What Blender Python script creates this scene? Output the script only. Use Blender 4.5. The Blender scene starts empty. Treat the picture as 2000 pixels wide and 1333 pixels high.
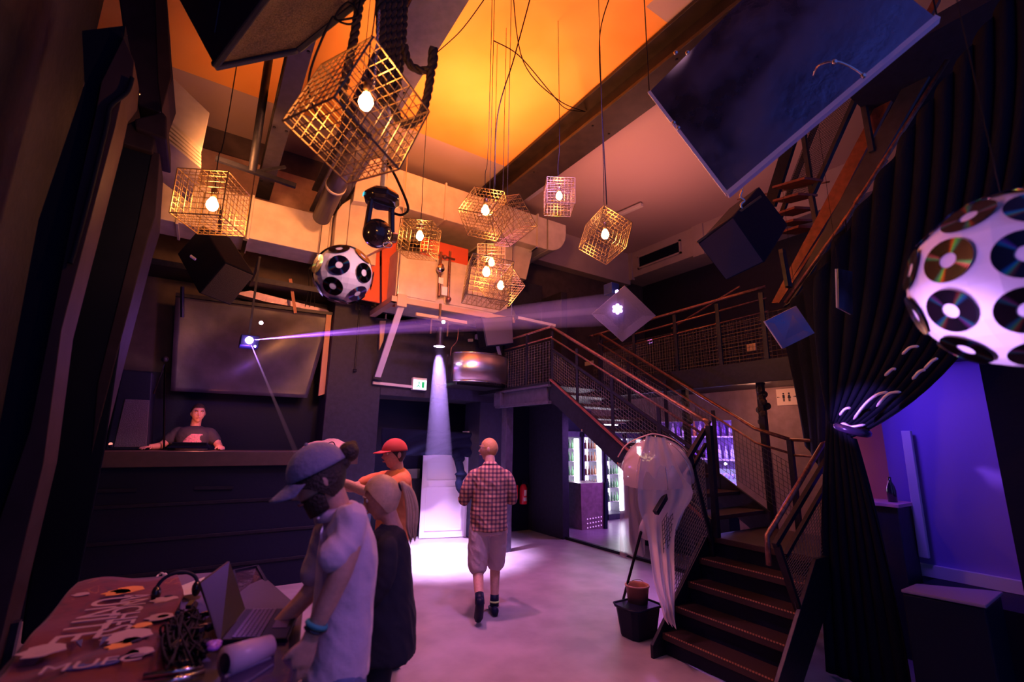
import bpy, bmesh, math, random
from mathutils import Vector, Matrix, Euler, noise
random.seed(7)
S = bpy.context.scene
COL = S.collection
pi = math.pi
R = math.radians
# ------------------------------------------------------------------ camera
FPX = 905.0; PITCH = R(12.05); ROLL = R(0.93); YAW = R(33.13); EYE = Vector((0, 0, 1.75))
fwd = Vector((math.cos(PITCH)*math.sin(YAW), math.cos(PITCH)*math.cos(YAW), math.sin(PITCH)))
rt0 = Vector((math.cos(YAW), -math.sin(YAW), 0)); up0 = rt0.cross(fwd)
rt = math.cos(ROLL)*rt0 + math.sin(ROLL)*up0
up = -math.sin(ROLL)*rt0 + math.cos(ROLL)*up0
cam = bpy.data.cameras.new('camera'); camo = bpy.data.objects.new('camera', cam); COL.objects.link(camo)
camo.matrix_world = Matrix(((rt.x, up.x, -fwd.x, EYE.x), (rt.y, up.y, -fwd.y, EYE.y), (rt.z, up.z, -fwd.z, EYE.z), (0, 0, 0, 1)))
cam.sensor_width = 36; cam.lens = FPX*36/2000; cam.clip_start = 0.05
cam.dof.use_dof = True; cam.dof.focus_distance = 4.8; cam.dof.aperture_fstop = 1.3
S.camera = camo
S.view_settings.view_transform = 'Standard'; S.view_settings.look = 'None'
S.view_settings.exposure = 0.0; S.view_settings.gamma = 1.0; S.view_settings.use_curve_mapping = False
S.cycles.use_denoising = True
S.cycles.max_bounces = 6; S.cycles.diffuse_bounces = 3; S.cycles.glossy_bounces = 3
S.cycles.transparent_max_bounces = 12; S.cycles.volume_bounces = 0
S.cycles.caustics_reflective = False; S.cycles.caustics_refractive = False
S.cycles.sample_clamp_indirect = 4.0
# ------------------------------------------------------------------ world + lamps
W = bpy.data.worlds.new('navy_fill_world'); S.world = W; W.use_nodes = True
bg = W.node_tree.nodes['Background']; bg.inputs[0].default_value = (0.075, 0.10, 0.42, 1); bg.inputs[1].default_value = 0.85  # dim navy ambient added to lift the dark surfaces
def lamp(name, kind, loc, color, power, radius=.05, aim=None, angle=60, blend=.5):
    l = bpy.data.lights.new(name, kind); l.color = color; l.energy = power
    if kind in ('POINT', 'SPOT'): l.shadow_soft_size = radius
    if kind == 'SPOT': l.spot_size = R(angle); l.spot_blend = blend
    o = bpy.data.objects.new(name, l); COL.objects.link(o); o.location = loc
    if aim is not None: o.rotation_euler = (Vector(aim)-Vector(loc)).to_track_quat('-Z', 'Y').to_euler()
    return o
def at_late(x, y):
    d = (fwd + rt*((x-1000)/FPX) - up*((y-666.5)/FPX)).normalized(); return EYE + d*(6.4/d.x)
MAG = (.85, .22, 1.0); PUR = (.42, .12, 1.0); ORA = (1.0, .34, .06)
lamp('dance_floor_spot', 'SPOT', (2.86, 6.42, 3.0), (.74, .46, 1.0), 4200, .05, (3.28, 6.95, 0), 58, 1.0)
lamp('magenta_fill_one', 'SPOT', (1.9, 4.4, 5.2), (1, .26, .60), 560, .12, (2.4, 4.6, 0), 82, .9)  # unseen lamp, added for the pink tone on the floor
lamp('magenta_fill_two', 'SPOT', (-.3, .7, 3.6), (.85, .30, .85), 12, .12, (.9, 2.6, .6), 70, .9)  # weak fill without a fixture, added over the table front
lamp('violet_fill', 'SPOT', (2.3, 2.6, 5.6), (.55, .25, 1.0), 620, .12, (3.4, 6.4, .4), 74, .9)  # overhead fill added to lift the floor towards lilac, no fixture
lamp('amber_ceiling_fill', 'SPOT', (2.7, 4.9, 4.6), (1.0, .33, .09), 560, .4, (2.6, 4.6, 6.6), 160, 1.0)  # unseen uplight put in to brighten the orange ceiling bay
lamp('bar_light', 'POINT', (7.2, 6.0, 2.0), (.62, .2, 1.0), 110, .3)
lamp('bar_light_deep', 'POINT', (8.2, 5.0, 1.6), (.3, .2, 1.0), 60, .3)
lamp('blue_room_lamp', 'SPOT', (4.55, 1.75, 2.5), (.20, .07, 1.0), 50, .15, (5.6, 1.25, 1.5), 120, 1)
lamp('deck_lamp', 'POINT', (-.02, 6.85, 1.80), (1.0, .20, .14), 8, .08)
lamp('drape_fill', 'SPOT', (2.9, 2.1, 2.1), (.50, .22, 1.0), 150, .03, (4.12, 1.62, 2.0), 20, .5)  # added to brighten the lilac streak strips on the drape
lamp('veil_fill', 'SPOT', (2.4, 1.6, 4.6), (1.0, .48, .46), 85, .1, (3.95, 3.5, 1.25), 24, .8)  # extra unseen spot put in to brighten veil and umbrella
lamp('pink_ceiling_fill', 'SPOT', (5.9, 4.9, 4.4), (1.0, .30, .22), 200, .3, (6.1, 4.8, 6.6), 150, 1.0)  # added to brighten the ceiling right of the widest beam
lamp('amber_stage_fill', 'SPOT', (-.2, 5.2, 4.4), (1.0, .34, .09), 170, .2, (.2, 7.6, 6.3), 110, 1.0)  # second unseen uplight, added for the header above the stage
lamp('magenta_fill_three', 'SPOT', (1.7, .2, 3.5), (.85, .30, 1.0), 80, .1, (.6, 2.15, 1.25), 34, .8)  # spot without a fixture, added to brighten the cap wearer's shirt
lamp('amber_duct_fill', 'SPOT', (1.7, 2.9, 4.5), (1.0, .31, .08), 680, .25, (2.3, 7.2, 5.2), 100, .9)  # unseen lamp put in to light the ducts but not the table
lamp('dapple_one', 'SPOT', (4.9, 4.6, 3.5), (.6, .25, 1.0), 160, .01, at_late(1412, 776), 9, .3)
lamp('dapple_two', 'SPOT', (4.9, 4.7, 3.5), (.6, .25, 1.0), 90, .01, at_late(1452, 748), 7, .3)
lamp('laser_spill', 'POINT', (.32, 6.25, 2.72), (.42, .12, 1.0), 22, .05)
lamp('small_ball_fill', 'SPOT', (1.3, .6, 3.0), (1.0, .52, .62), 210, .05, (.60, 2.85, 2.73), 12, .3)  # added to brighten the small ball, no fixture modelled
lamp('large_ball_fill', 'SPOT', (.35, .9, 1.9), (.62, .30, 1.0), 60, .05, (1.97, .33, 2.25), 26, .3)  # unseen spot added to brighten the large ball
lamp('large_ball_rim_fill', 'SPOT', (1.13, .95, 1.55), (.62, .36, 1.0), 110, .03, (1.92, .36, 2.12), 20, .5)  # added for the bright lower left side of the large ball
lamp('gallery_lamp', 'POINT', (5.9, 3.3, 2.35), (1.0, .36, .22), 9, .2)
# ------------------------------------------------------------------ pixel -> world (2000 x 1333 frame)
def ray(x, y):
    return (fwd + rt*((x-1000)/FPX) - up*((y-666.5)/FPX)).normalized()
def at(x, y, X=None, Y=None, Z=None, D=None):
    d = ray(x, y)
    if X is not None: t = (X-EYE.x)/d.x
    elif Y is not None: t = (Y-EYE.y)/d.y
    elif Z is not None: t = (Z-EYE.z)/d.z
    else: t = D/d.dot(fwd)
    return EYE + d*t
def atp(x, y, p0, n):
    d = ray(x, y); n = Vector(n); return EYE + d*((Vector(p0)-EYE).dot(n)/d.dot(n))
# ------------------------------------------------------------------ materials
MATS = {}
def mat(name, col, rough=.6, metal=0., bump=0., scale=8., var=0., col2=None, emit=0., ecol=None, alpha=1., trans=0., spec=.5, sheen=0., aniso=None, detail=4):
    if name in MATS: return MATS[name]
    m = bpy.data.materials.new(name); m.use_nodes = True; nt = m.node_tree; b = nt.nodes['Principled BSDF']
    b.inputs['Base Color'].default_value = (*col, 1); b.inputs['Roughness'].default_value = rough; b.inputs['Metallic'].default_value = metal
    b.inputs['Specular IOR Level'].default_value = spec
    if sheen: b.inputs['Sheen Weight'].default_value = sheen
    if emit: b.inputs['Emission Color'].default_value = (*(ecol or col), 1); b.inputs['Emission Strength'].default_value = emit
    if alpha < 1: b.inputs['Alpha'].default_value = alpha
    if trans: b.inputs['Transmission Weight'].default_value = trans
    if bump or var or col2:
        tc = nt.nodes.new('ShaderNodeTexCoord'); n = nt.nodes.new('ShaderNodeTexNoise'); n.inputs['Scale'].default_value = scale; n.inputs['Detail'].default_value = detail
        nt.links.new(tc.outputs['Object'], n.inputs['Vector'])
        if var or col2:
            r = nt.nodes.new('ShaderNodeValToRGB'); c2 = col2 or tuple(max(0, c*(1-var)) for c in col)
            r.color_ramp.elements[0].color = (*c2, 1); r.color_ramp.elements[1].color = (*col, 1)
            r.color_ramp.elements[0].position = .35; r.color_ramp.elements[1].position = .65
            nt.links.new(n.outputs['Fac'], r.inputs['Fac']); nt.links.new(r.outputs['Color'], b.inputs['Base Color'])
        if bump:
            bp = nt.nodes.new('ShaderNodeBump'); bp.inputs['Strength'].default_value = bump; bp.inputs['Distance'].default_value = .02
            nt.links.new(n.outputs['Fac'], bp.inputs['Height']); nt.links.new(bp.outputs['Normal'], b.inputs['Normal'])
    MATS[name] = m; return m
def nodes_of(m): return m.node_tree, m.node_tree.nodes, m.node_tree.links, m.node_tree.nodes['Principled BSDF']
def ramp(nt, stops, const=False):
    r = nt.nodes.new('ShaderNodeValToRGB'); cr = r.color_ramp
    if const: cr.interpolation = 'CONSTANT'
    while len(cr.elements) > 1: cr.elements.remove(cr.elements[-1])
    cr.elements[0].position = stops[0][0]; cr.elements[0].color = (*stops[0][1], 1)
    for p, c in stops[1:]: cr.elements.new(p).color = (*c, 1)
    return r
M = dict(
    concrete=mat('floor_concrete', (.40, .36, .38), .42, bump=.12, scale=3, var=.25, detail=8),
    wall=mat('dark_painted_wall', (.028, .026, .052), .55, bump=.25, scale=14, var=.25, spec=.25),
    wallblue=mat('blue_black_wall', (.018, .018, .048), .5, bump=.2, scale=10, var=.2),
    beige=mat('beige_plaster', (.36, .24, .22), .7, bump=.2, scale=9, var=.2),
    ceil=mat('bare_ceiling', (.52, .40, .40), .8, bump=.15, scale=2.5, var=.12),
    duct=mat('galvanised_duct', (.72, .62, .55), .45, .2, bump=.12, scale=5, var=.18),
    steel=mat('dark_steel', (.020, .019, .036), .45, .55, bump=.15, scale=20, var=.3),
    beam=mat('painted_beam', (.05, .042, .06), .5, .2, bump=.1, scale=12, var=.3),
    rail=mat('worn_rail', (.30, .13, .10), .35, .6, bump=.1, scale=30, var=.5),
    redsteel=mat('red_primer_steel', (.26, .07, .045), .45, .2, bump=.1, scale=15, var=.35),
    mesh=mat('mesh_wire', (.10, .085, .085), .5, .4),
    wire=mat('brass_cage_wire', (.24, .15, .07), .4, .7),
    cord=mat('black_cord', (.008, .007, .012), .6, spec=.15),
    rope=mat('dark_rope', (.035, .018, .014), .7, bump=.4, scale=60, var=.4),
    black=mat('black_lacquer', (.007, .009, .030), .5, bump=.08, scale=30, spec=.18),
    blackcloth=mat('black_cloth', (.005, .007, .024), .9, bump=.25, scale=40, spec=.15),
    grille=mat('speaker_grille', (.07, .062, .10), .5, .2, bump=.5, scale=160),
    white=mat('white_paint', (.88, .84, .88), .5),
    offwhite=mat('aged_white_strip', (.62, .56, .60), .5),
    chrome=mat('polished_metal', (.75, .72, .72), .18, 1.),
    brushed=mat('brushed_stainless', (.85, .80, .80), .3, 1., bump=.05, scale=40),
    skin=mat('skin', (.62, .34, .25), .55, bump=.05, scale=60, var=.12),
    hairdark=mat('dark_hair', (.035, .02, .016), .6, bump=.6, scale=90),
    hairblond=mat('blonde_hair', (.72, .48, .30), .5, bump=.15, scale=30, var=.2),
    hairginger=mat('short_fair_hair', (.50, .26, .10), .6, bump=.2, scale=60),
)
def emis(name, col, st):
    m = bpy.data.materials.new(name); m.use_nodes = True; nt = m.node_tree; nt.nodes.clear()
    e = nt.nodes.new('ShaderNodeEmission'); o = nt.nodes.new('ShaderNodeOutputMaterial'); e.inputs[0].default_value = (*col, 1); e.inputs[1].default_value = st
    nt.links.new(e.outputs[0], o.inputs[0]); return m
M['bulb'] = emis('bulb_glow', (1.0, .36, .09), 380)
M['lens'] = emis('spot_lens_glow', (.75, .5, 1.0), 40)
M['laser'] = emis('laser_aperture_glow', (.6, .3, 1.0), 60)
# ------------------------------------------------------------------ mesh builder
ORG = {}
class MB:
    def __init__(s): s.v = []; s.f = []; s.mi = []; s.cur = 0
    def add(s, vs, fs):
        n = len(s.v); s.v += [Vector(v) for v in vs]; s.f += [tuple(i+n for i in f) for f in fs]; s.mi += [s.cur]*len(fs); return s
    def hexa(s, p):      # 8 points: bottom loop 0-3, top loop 4-7
        return s.add(p, [(3, 2, 1, 0), (4, 5, 6, 7), (0, 1, 5, 4), (1, 2, 6, 5), (2, 3, 7, 6), (3, 0, 4, 7)])
    def box(s, a, b):
        x0, y0, z0 = a; x1, y1, z1 = b
        return s.hexa([(x0, y0, z0), (x1, y0, z0), (x1, y1, z0), (x0, y1, z0), (x0, y0, z1), (x1, y0, z1), (x1, y1, z1), (x0, y1, z1)])
    def prism(s, pts, vec):
        pts = [Vector(p) for p in pts]; vec = Vector(vec); n = len(pts)
        return s.add(pts+[p+vec for p in pts], [tuple(range(n-1, -1, -1)), tuple(range(n, 2*n))]+[(i, (i+1) % n, n+(i+1) % n, n+i) for i in range(n)])
    def bar(s, a, b, w, h, upv=(0, 0, 1)):   # rectangular bar between two points
        a = Vector(a); b = Vector(b); d = (b-a).normalized(); u = Vector(upv)
        if abs(d.dot(u)) > .95: u = Vector((0, 1, 0))
        x = d.cross(u).normalized()*w/2; z = x.cross(d).normalized()*h/2
        return s.hexa([a-x-z, a+x-z, a+x+z, a-x+z, b-x-z, b+x-z, b+x+z, b-x+z])
    def tube(s, pts, r, n=8, cap=True):
        pts = [Vector(p) for p in pts]; m = len(pts); rs = r if isinstance(r, (list, tuple)) else [r]*m
        vs = []; t0 = (pts[1]-pts[0]).normalized(); u = t0.orthogonal().normalized()
        for i in range(m):
            t = (pts[min(i+1, m-1)]-pts[max(i-1, 0)]).normalized(); u = (u-t*u.dot(t))
            u = u.normalized() if u.length > 1e-6 else t.orthogonal().normalized(); w = t.cross(u)
            for k in range(n):
                a = 2*pi*k/n; vs.append(pts[i]+(u*math.cos(a)+w*math.sin(a))*rs[i])
        fs = [(i*n+k, i*n+(k+1) % n, (i+1)*n+(k+1) % n, (i+1)*n+k) for i in range(m-1) for k in range(n)]
        if cap: fs += [tuple(range(n-1, -1, -1)), tuple((m-1)*n+k for k in range(n))]
        return s.add(vs, fs)
    def loft(s, rings, cap=True):
        n = len(rings[0]); vs = [v for r in rings for v in r]; m = len(rings)
        fs = [(i*n+k, i*n+(k+1) % n, (i+1)*n+(k+1) % n, (i+1)*n+k) for i in range(m-1) for k in range(n)]
        if cap: fs += [tuple(range(n-1, -1, -1)), tuple((m-1)*n+k for k in range(n))]
        return s.add(vs, fs)
    def lathe(s, prof, c=(0, 0, 0), n=24, rot=None):
        c = Vector(c); rings = []
        for r, z in prof:
            ring = [Vector((r*math.cos(2*pi*k/n), r*math.sin(2*pi*k/n), z)) for k in range(n)]
            if rot is not None: ring = [rot @ v for v in ring]
            rings.append([c+v for v in ring])
        return s.loft(rings)
    def sphere(s, c, r, n=16, m=12, sc=(1, 1, 1), rot=None):
        c = Vector(c); vs = []; fs = []
        for j in range(m+1):
            th = pi*j/m
            for k in range(n):
                a = 2*pi*k/n; v = Vector((math.sin(th)*math.cos(a)*r*sc[0], math.sin(th)*math.sin(a)*r*sc[1], math.cos(th)*r*sc[2]))
                vs.append(c+(rot @ v if rot is not None else v))
        for j in range(m):
            for k in range(n): fs.append((j*n+k, (j+1)*n+k, (j+1)*n+(k+1) % n, j*n+(k+1) % n))
        return s.add(vs, fs)
    def grid(s, rows):   # rows of points -> open sheet
        m = len(rows[0]); vs = [v for r in rows for v in r]
        return s.add(vs, [(i*m+k, i*m+k+1, (i+1)*m+k+1, (i+1)*m+k) for i in range(len(rows)-1) for k in range(m-1)])
    def build(s, name, m, parent=None, smooth=False, bevel=0, thick=0, origin=None, sub=0, remesh=0, wrinkle=0):
        me = bpy.data.meshes.new(name)
        if parent is not None: o0 = ORG[parent.name]
        elif origin is not None: o0 = Vector(origin)
        else:
            xs = [v.x for v in s.v]; ys = [v.y for v in s.v]; o0 = Vector(((min(xs)+max(xs))/2, (min(ys)+max(ys))/2, min(v.z for v in s.v)))
        me.from_pydata([v-o0 for v in s.v], [], s.f); 
        for mm in (m if isinstance(m, (list, tuple)) else [m]): me.materials.append(mm)
        if isinstance(m, (list, tuple)): me.polygons.foreach_set('material_index', s.mi)
        bm = bmesh.new(); bm.from_mesh(me); bmesh.ops.remove_doubles(bm, verts=bm.verts, dist=1e-5)
        bmesh.ops.recalc_face_normals(bm, faces=bm.faces); bm.to_mesh(me); bm.free()
        o = bpy.data.objects.new(name, me); COL.objects.link(o)
        if parent is not None: o.parent = parent
        else: o.location = o0
        ORG[o.name] = o0
        if remesh:
            d = o.modifiers.new('r', 'REMESH'); d.mode = 'VOXEL'; d.voxel_size = remesh
            d = o.modifiers.new('s', 'SMOOTH'); d.factor = .5; d.iterations = 4
            dg = bpy.context.evaluated_depsgraph_get(); me2 = bpy.data.meshes.new_from_object(o.evaluated_get(dg)); o.modifiers.clear(); o.data = me2; me = me2
            if wrinkle:
                vn = [v.normal.copy() for v in me.vertices]
                for v, nn_ in zip(me.vertices, vn):
                    p = v.co; q = Vector((p.x*9+p.z*5, p.y*9-p.z*3, p.z*5)); a_ = noise.noise(q)*.6+(1-2*abs(noise.noise(q*1.9)))*.5; v.co = p+nn_*a_*wrinkle
        if smooth:
            me.polygons.foreach_set('use_smooth', [True]*len(me.polygons))
        if thick: d = o.modifiers.new('solid', 'SOLIDIFY'); d.thickness = thick; d.offset = 0
        if bevel:
            d = o.modifiers.new('bevel', 'BEVEL'); d.width = bevel; d.segments = 2; d.limit_method = 'ANGLE'
        if sub: d = o.modifiers.new('sub', 'SUBSURF'); d.levels = sub; d.render_levels = sub
        return o
def tag(o, label, cat, group=None, kind=None):
    o['label'] = label; o['category'] = cat
    if group: o['group'] = group
    if kind: o['kind'] = kind
    return o
def struct(o, label=None):
    o['kind'] = 'structure'
    if label: o['label'] = label
    return o
def thing(name, loc, label, cat, group=None, kind=None):
    o = bpy.data.objects.new(name, None); COL.objects.link(o); o.location = loc; o.empty_display_size = .1; ORG[o.name] = Vector(loc)
    return tag(o, label, cat, group, kind)
def part(parent, name, m, fn, **k):
    mb = MB(); fn(mb); return mb.build(name, m, parent, **k)
def crv(pts, n=8):     # Catmull-Rom through points
    pts = [Vector(p) for p in pts]; P = [pts[0]]+pts+[pts[-1]]; out = []
    for i in range(1, len(P)-2):
        for k in range(n):
            t = k/n; a, b, c, d = P[i-1], P[i], P[i+1], P[i+2]
            out.append(.5*((2*b)+(c-a)*t+(2*a-5*b+4*c-d)*t*t+(3*b-a-3*c+d)*t**3))
    out.append(pts[-1]); return out
def text(s, loc, rotm, size, m, parent, name='lettering', ext=.001, sx=1.0):
    c = bpy.data.curves.new(name, 'FONT'); c.body = s; c.size = size; c.extrude = ext; c.align_x = 'CENTER'; c.align_y = 'CENTER'
    o = bpy.data.objects.new(name, c); COL.objects.link(o); bpy.context.view_layer.update()
    dg = bpy.context.evaluated_depsgraph_get(); me = bpy.data.meshes.new_from_object(o.evaluated_get(dg)); bpy.data.objects.remove(o)
    me.materials.clear(); me.materials.append(m); o = bpy.data.objects.new(name, me); COL.objects.link(o)
    o.parent = parent; mw = Matrix.Translation(Vector(loc)-ORG[parent.name]) @ rotm.to_4x4() @ Matrix.Diagonal((sx, 1, 1, 1)); o.matrix_local = mw; ORG[o.name] = ORG[parent.name]
    return o
def frame(x, y):       # rotation whose local X, Y follow the two world directions
    x = Vector(x).normalized(); z = x.cross(Vector(y)).normalized(); y = z.cross(x)
    return Matrix((x, y, z)).transposed()
def wiremesh(mb, a, b, c, d, nu, nv, r):   # woven wire filling quad a-b-c-d
    a, b, c, d = map(Vector, (a, b, c, d))
    for i in range(nu+1):
        t = i/nu; mb.tube([a.lerp(b, t), d.lerp(c, t)], r, 3, False)
    for j in range(nv+1):
        t = j/nv; mb.tube([a.lerp(d, t), b.lerp(c, t)], r, 3, False)
# ================================================================== THE SETTING
# floor: sealed concrete with darker stains
m = M['concrete']; nt, N, LK, b = nodes_of(m)
def slab(name, a, b_, m_, kind=True, bevel=0, label=None):
    o = MB().box(a, b_).build(name, m_, origin=a, bevel=bevel)
    return struct(o, label)
slab('floor', (-3, -3, -.12), (12, 11, 0), M['concrete'])
CZ = 6.6
# ceiling: bay between the beams is painted orange with a ragged edge, the rest is bare
mc = mat('ceiling_paint', (.5, .4, .4), .8, bump=.12, scale=2.2)
nt, N, LK, b = nodes_of(mc)
tc = N.new('ShaderNodeTexCoord'); sp = N.new('ShaderNodeSeparateXYZ'); LK.new(tc.outputs['Object'], sp.inputs[0])
def math_node(op, a, b_=None, c=None):
    n = N.new('ShaderNodeMath'); n.operation = op
    for i, v in enumerate((a, b_, c)):
        if v is None: continue
        if isinstance(v, (int, float)): n.inputs[i].default_value = v
        else: LK.new(v, n.inputs[i])
    return n.outputs[0]
nz = N.new('ShaderNodeTexNoise'); nz.inputs['Scale'].default_value = 1.1
sn = N.new('ShaderNodeVectorMath'); sn.operation = 'SNAP'; sn.inputs[1].default_value = (.19, .19, .19); LK.new(tc.outputs['Object'], sn.inputs[0]); LK.new(sn.outputs[0], nz.inputs['Vector'])
ss = N.new('ShaderNodeSeparateXYZ'); LK.new(sn.outputs[0], ss.inputs[0])
front = math_node('GREATER_THAN', math_node('ADD', math_node('SUBTRACT', ss.outputs['Y'], 2.55), math_node('MULTIPLY', math_node('SUBTRACT', nz.outputs[0], .5), 2.2)), math_node('MULTIPLY', math_node('SUBTRACT', ss.outputs['X'], 2.8), .3))
back = math_node('LESS_THAN', sp.outputs['Y'], math_node('ADD', 6.42, math_node('MULTIPLY', math_node('LESS_THAN', sp.outputs['X'], 1.5), .6)))
right = math_node('LESS_THAN', sp.outputs['X'], 4.45)
mask = math_node('MULTIPLY', math_node('MULTIPLY', front, back), right)
n2 = N.new('ShaderNodeTexNoise'); n2.inputs['Scale'].default_value = .8; LK.new(tc.outputs['Object'], n2.inputs['Vector'])
r2 = ramp(mc.node_tree, [(.35, (.92, .36, .07)), (.65, (.98, .48, .13))]); LK.new(n2.outputs[0], r2.inputs[0])
mx = N.new('ShaderNodeMix'); mx.data_type = 'RGBA'; LK.new(mask, mx.inputs[0]); mx.inputs[6].default_value = (.50, .36, .38, 1); LK.new(r2.outputs[0], mx.inputs[7]); LK.new(mx.outputs[2], b.inputs['Base Color'])
struct(MB().box((-3, -1.0, CZ), (12, 9.5, CZ+.2)).build('ceiling', mc, origin=(0, 0, 0)))
# back walls
slab('wall_back', (-3, 8.2, 0), (2.38, 8.4, 6.6), mat('back_wall_plaster', (.075, .05, .055), .7, bump=.2, scale=6, var=.3))
slab('wall_back_upper', (2.38, 8.2, 2.44), (9.6, 8.4, 6.6), MATS['back_wall_plaster'])
slab('wall_back_pillar', (1.54, 7.6, 0), (2.38, 8.2, 4.35), M['wall'], bevel=.01)
slab('wall_back_lintel', (2.38, 7.6, 2.44), (5.72, 8.2, 5.0), M['wall'], bevel=.01)
slab('wall_back_pier', (4.28, 7.6, 0), (4.86, 8.2, 2.44), M['wallblue'], bevel=.01)
slab('wall_back_alcove', (4.86, 8.02, 0), (5.72, 8.2, 2.44), M['black'])
slab('wall_back_side', (5.70, 6.95, 0), (5.86, 8.2, 4.7), M['wall'], bevel=.01)
slab('wall_back_door_recess', (2.38, 8.75, 0), (4.6, 8.85, 2.6), M['black'])
slab('wall_left', (-3.0, -1.0, 0), (-2.9, 8.4, 6.6), M['wall'])
slab('wall_left_near', (-1.25, -.6, 0), (-1.0, 4.0, 6.6), M['wall'])
slab('wall_right', (9.6, -1.0, 0), (9.7, 9.0, 6.6), M['wallblue'])
slab('wall_bar_back', (5.9, 8.6, 0), (9.6, 8.7, 2.7), M['wallblue'])
# beige wall under the gallery
slab('wall_right_lower', (6.4, 1.9, 0), (6.5, 3.95, 2.62), M['beige'])
slab('wall_right_header', (6.4, 3.95, 2.08), (6.5, 6.9, 2.62), M['beige'])
slab('floor_bar', (5.82, 3.4, 0), (9.6, 8.6, .03), mat('bar_vinyl_floor', (.40, .26, .40), .3, bump=.05, scale=6, var=.2))
slab('trim_1', (5.76, 3.4, 0), (5.82, 6.95, .045), M['steel'])
# gallery soffit, right hand ceiling edge with its vent
slab('wall_gallery_soffit_side', (8.85, -1, 5.92), (9.6, 8.2, 6.6), M['ceil'])
slab('wall_gallery_soffit_back', (5.8, 7.95, 5.75), (8.85, 8.2, 6.6), M['ceil'])
for p in ((8.80, 7.85), (8.80, 5.75)):
    slab('trim_2', (p[0], p[1], 5.86), (p[0]+.1, p[1]+.28, 6.6), M['ceil'])
v = thing('air_vent', (8.84, 7.0, 6.12), 'slatted air vent grille set in the pale soffit right of the beams', 'vent')
part(v, 'frame', M['ceil'], lambda b: (b.box((8.80, 6.35, 6.08), (8.86, 7.65, 6.12)), b.box((8.80, 6.35, 6.38), (8.86, 7.65, 6.42)), b.box((8.80, 6.35, 6.08), (8.86, 6.39, 6.42)), b.box((8.80, 7.61, 6.08), (8.86, 7.65, 6.42))))
part(v, 'louvre', M['black'], lambda b: [b.box((8.82, 6.39, 6.13+.04*i), (8.85, 7.61, 6.15+.04*i)) for i in range(7)] + [b.box((8.845, 6.39, 6.1), (8.85, 7.61, 6.4))])
# ------------------------------------------------------------------ ceiling beams (I sections along the room)
def ibeam(name, x0, x1, y0, y1, z0, z1, label, m_=None, t=.05):
    w = thing(name, ((x0+x1)/2, (y0+y1)/2, z0), label, 'beam')
    part(w, 'flange', m_ or M['beam'], lambda b: b.box((x0, y0, z0), (x1, y1, z0+t)), bevel=.006)
    part(w, 'flange', m_ or M['beam'], lambda b: b.box((x0, y0, z1-t), (x1, y1, z1)), bevel=.006)
    xm = (x0+x1)/2
    part(w, 'web', m_ or M['beam'], lambda b: b.box((xm-.03, y0, z0+t), (xm+.03, y1, z1-t)))
    def bolts(b):
        k = y0+.4
        while k < y1-.2:
            for sx in (-1, 1): b.lathe([(0, 0), (.016, 0), (.016, .012), (0, .012)], (xm+sx*(x1-x0)*.33, k, z0-.012), 6)
            k += 1.4
    part(w, 'bolt_row', M['steel'], bolts)
    return w
ibeam('steel_beam', .225, .42, -.4, 7.6, 5.32, 5.74, 'narrow dark steel ceiling beam left of the rope bundle')
ibeam('steel_beam', 1.00, 1.40, -.4, 7.6, 5.32, 5.74, 'lilac grey steel ceiling beam the ropes hang beside', mat('lilac_beam', (.08, .065, .12), .5, .15, bump=.1, scale=12, var=.3))
ibeam('steel_beam', 3.95, 4.43, -.4, 7.95, 6.08, 6.56, 'widest dark steel beam bordering the orange ceiling on its right', mat('rusty_beam', (.03, .017, .018), .55, .1, bump=.1, scale=6, var=.5))
w = thing('light_box', (4.75, 6.9, 6.5), 'small pale rectangular patch box on the ceiling at the end of the widest beam', 'box')
part(w, 'panel', mat('pale_lilac', (.55, .5, .62), .6), lambda b: b.box((4.5, 6.55, 6.5), (4.95, 7.05, 6.6)), bevel=.01)
# cross header behind the duct, on the left
w = thing('ceiling_header', (.5, 8.0, 5.55), 'beige plaster header with a rounded lower edge behind the left ceiling beams', 'header', kind='structure')
part(w, 'face', M['beige'], lambda b: b.prism([(-2.9, 8.0, 5.45+.0), (-2.9, 8.0, 6.1), (-2.9, 8.2, 6.1), (-2.9, 8.2, 5.38), (-2.9, 8.1, 5.38)], (4.7, 0, 0)), bevel=.02)
# vertical hanging post
w = thing('hanging_post', (.12, 5.5, 4.3), 'round dark vertical post hanging between the ceiling and the left duct', 'post')
part(w, 'tube', M['steel'], lambda b: b.tube([(.10, 5.5, 4.62), (.10, 5.5, 6.6)], .045, 12), smooth=True)
part(w, 'bracket', M['steel'], lambda b: (b.bar((-.25, 5.5, 4.66), (.55, 5.5, 4.60), .05, .05), b.bar((.1, 5.5, 4.62), (.42, 5.5, 4.8), .03, .03)))
# pipe with a joint under the second beam
w = thing('vent_pipe', (1.5, 6.0, 5.6), 'round grey flue pipe with a joint ring running under the lilac beam', 'pipe')
pa = at(655, 365, Y=5.8); pb = at(700, 285, Y=4.9); pd = at(628, 425, Y=6.6)
part(w, 'pipe', mat('pipe_grey', (.06, .045, .065), .45, .3, bump=.05), lambda b: b.tube([pb, pa, pd], .12, 20), smooth=True)
part(w, 'hanger_strap', M['steel'], lambda b: b.bar(pa, Vector((pa.x, pa.y, CZ)), .03, .008))
part(w, 'collar', M['duct'], lambda b: b.tube([pa, pa+(pb-pa).normalized()*.04], .130, 20), smooth=True)
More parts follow.
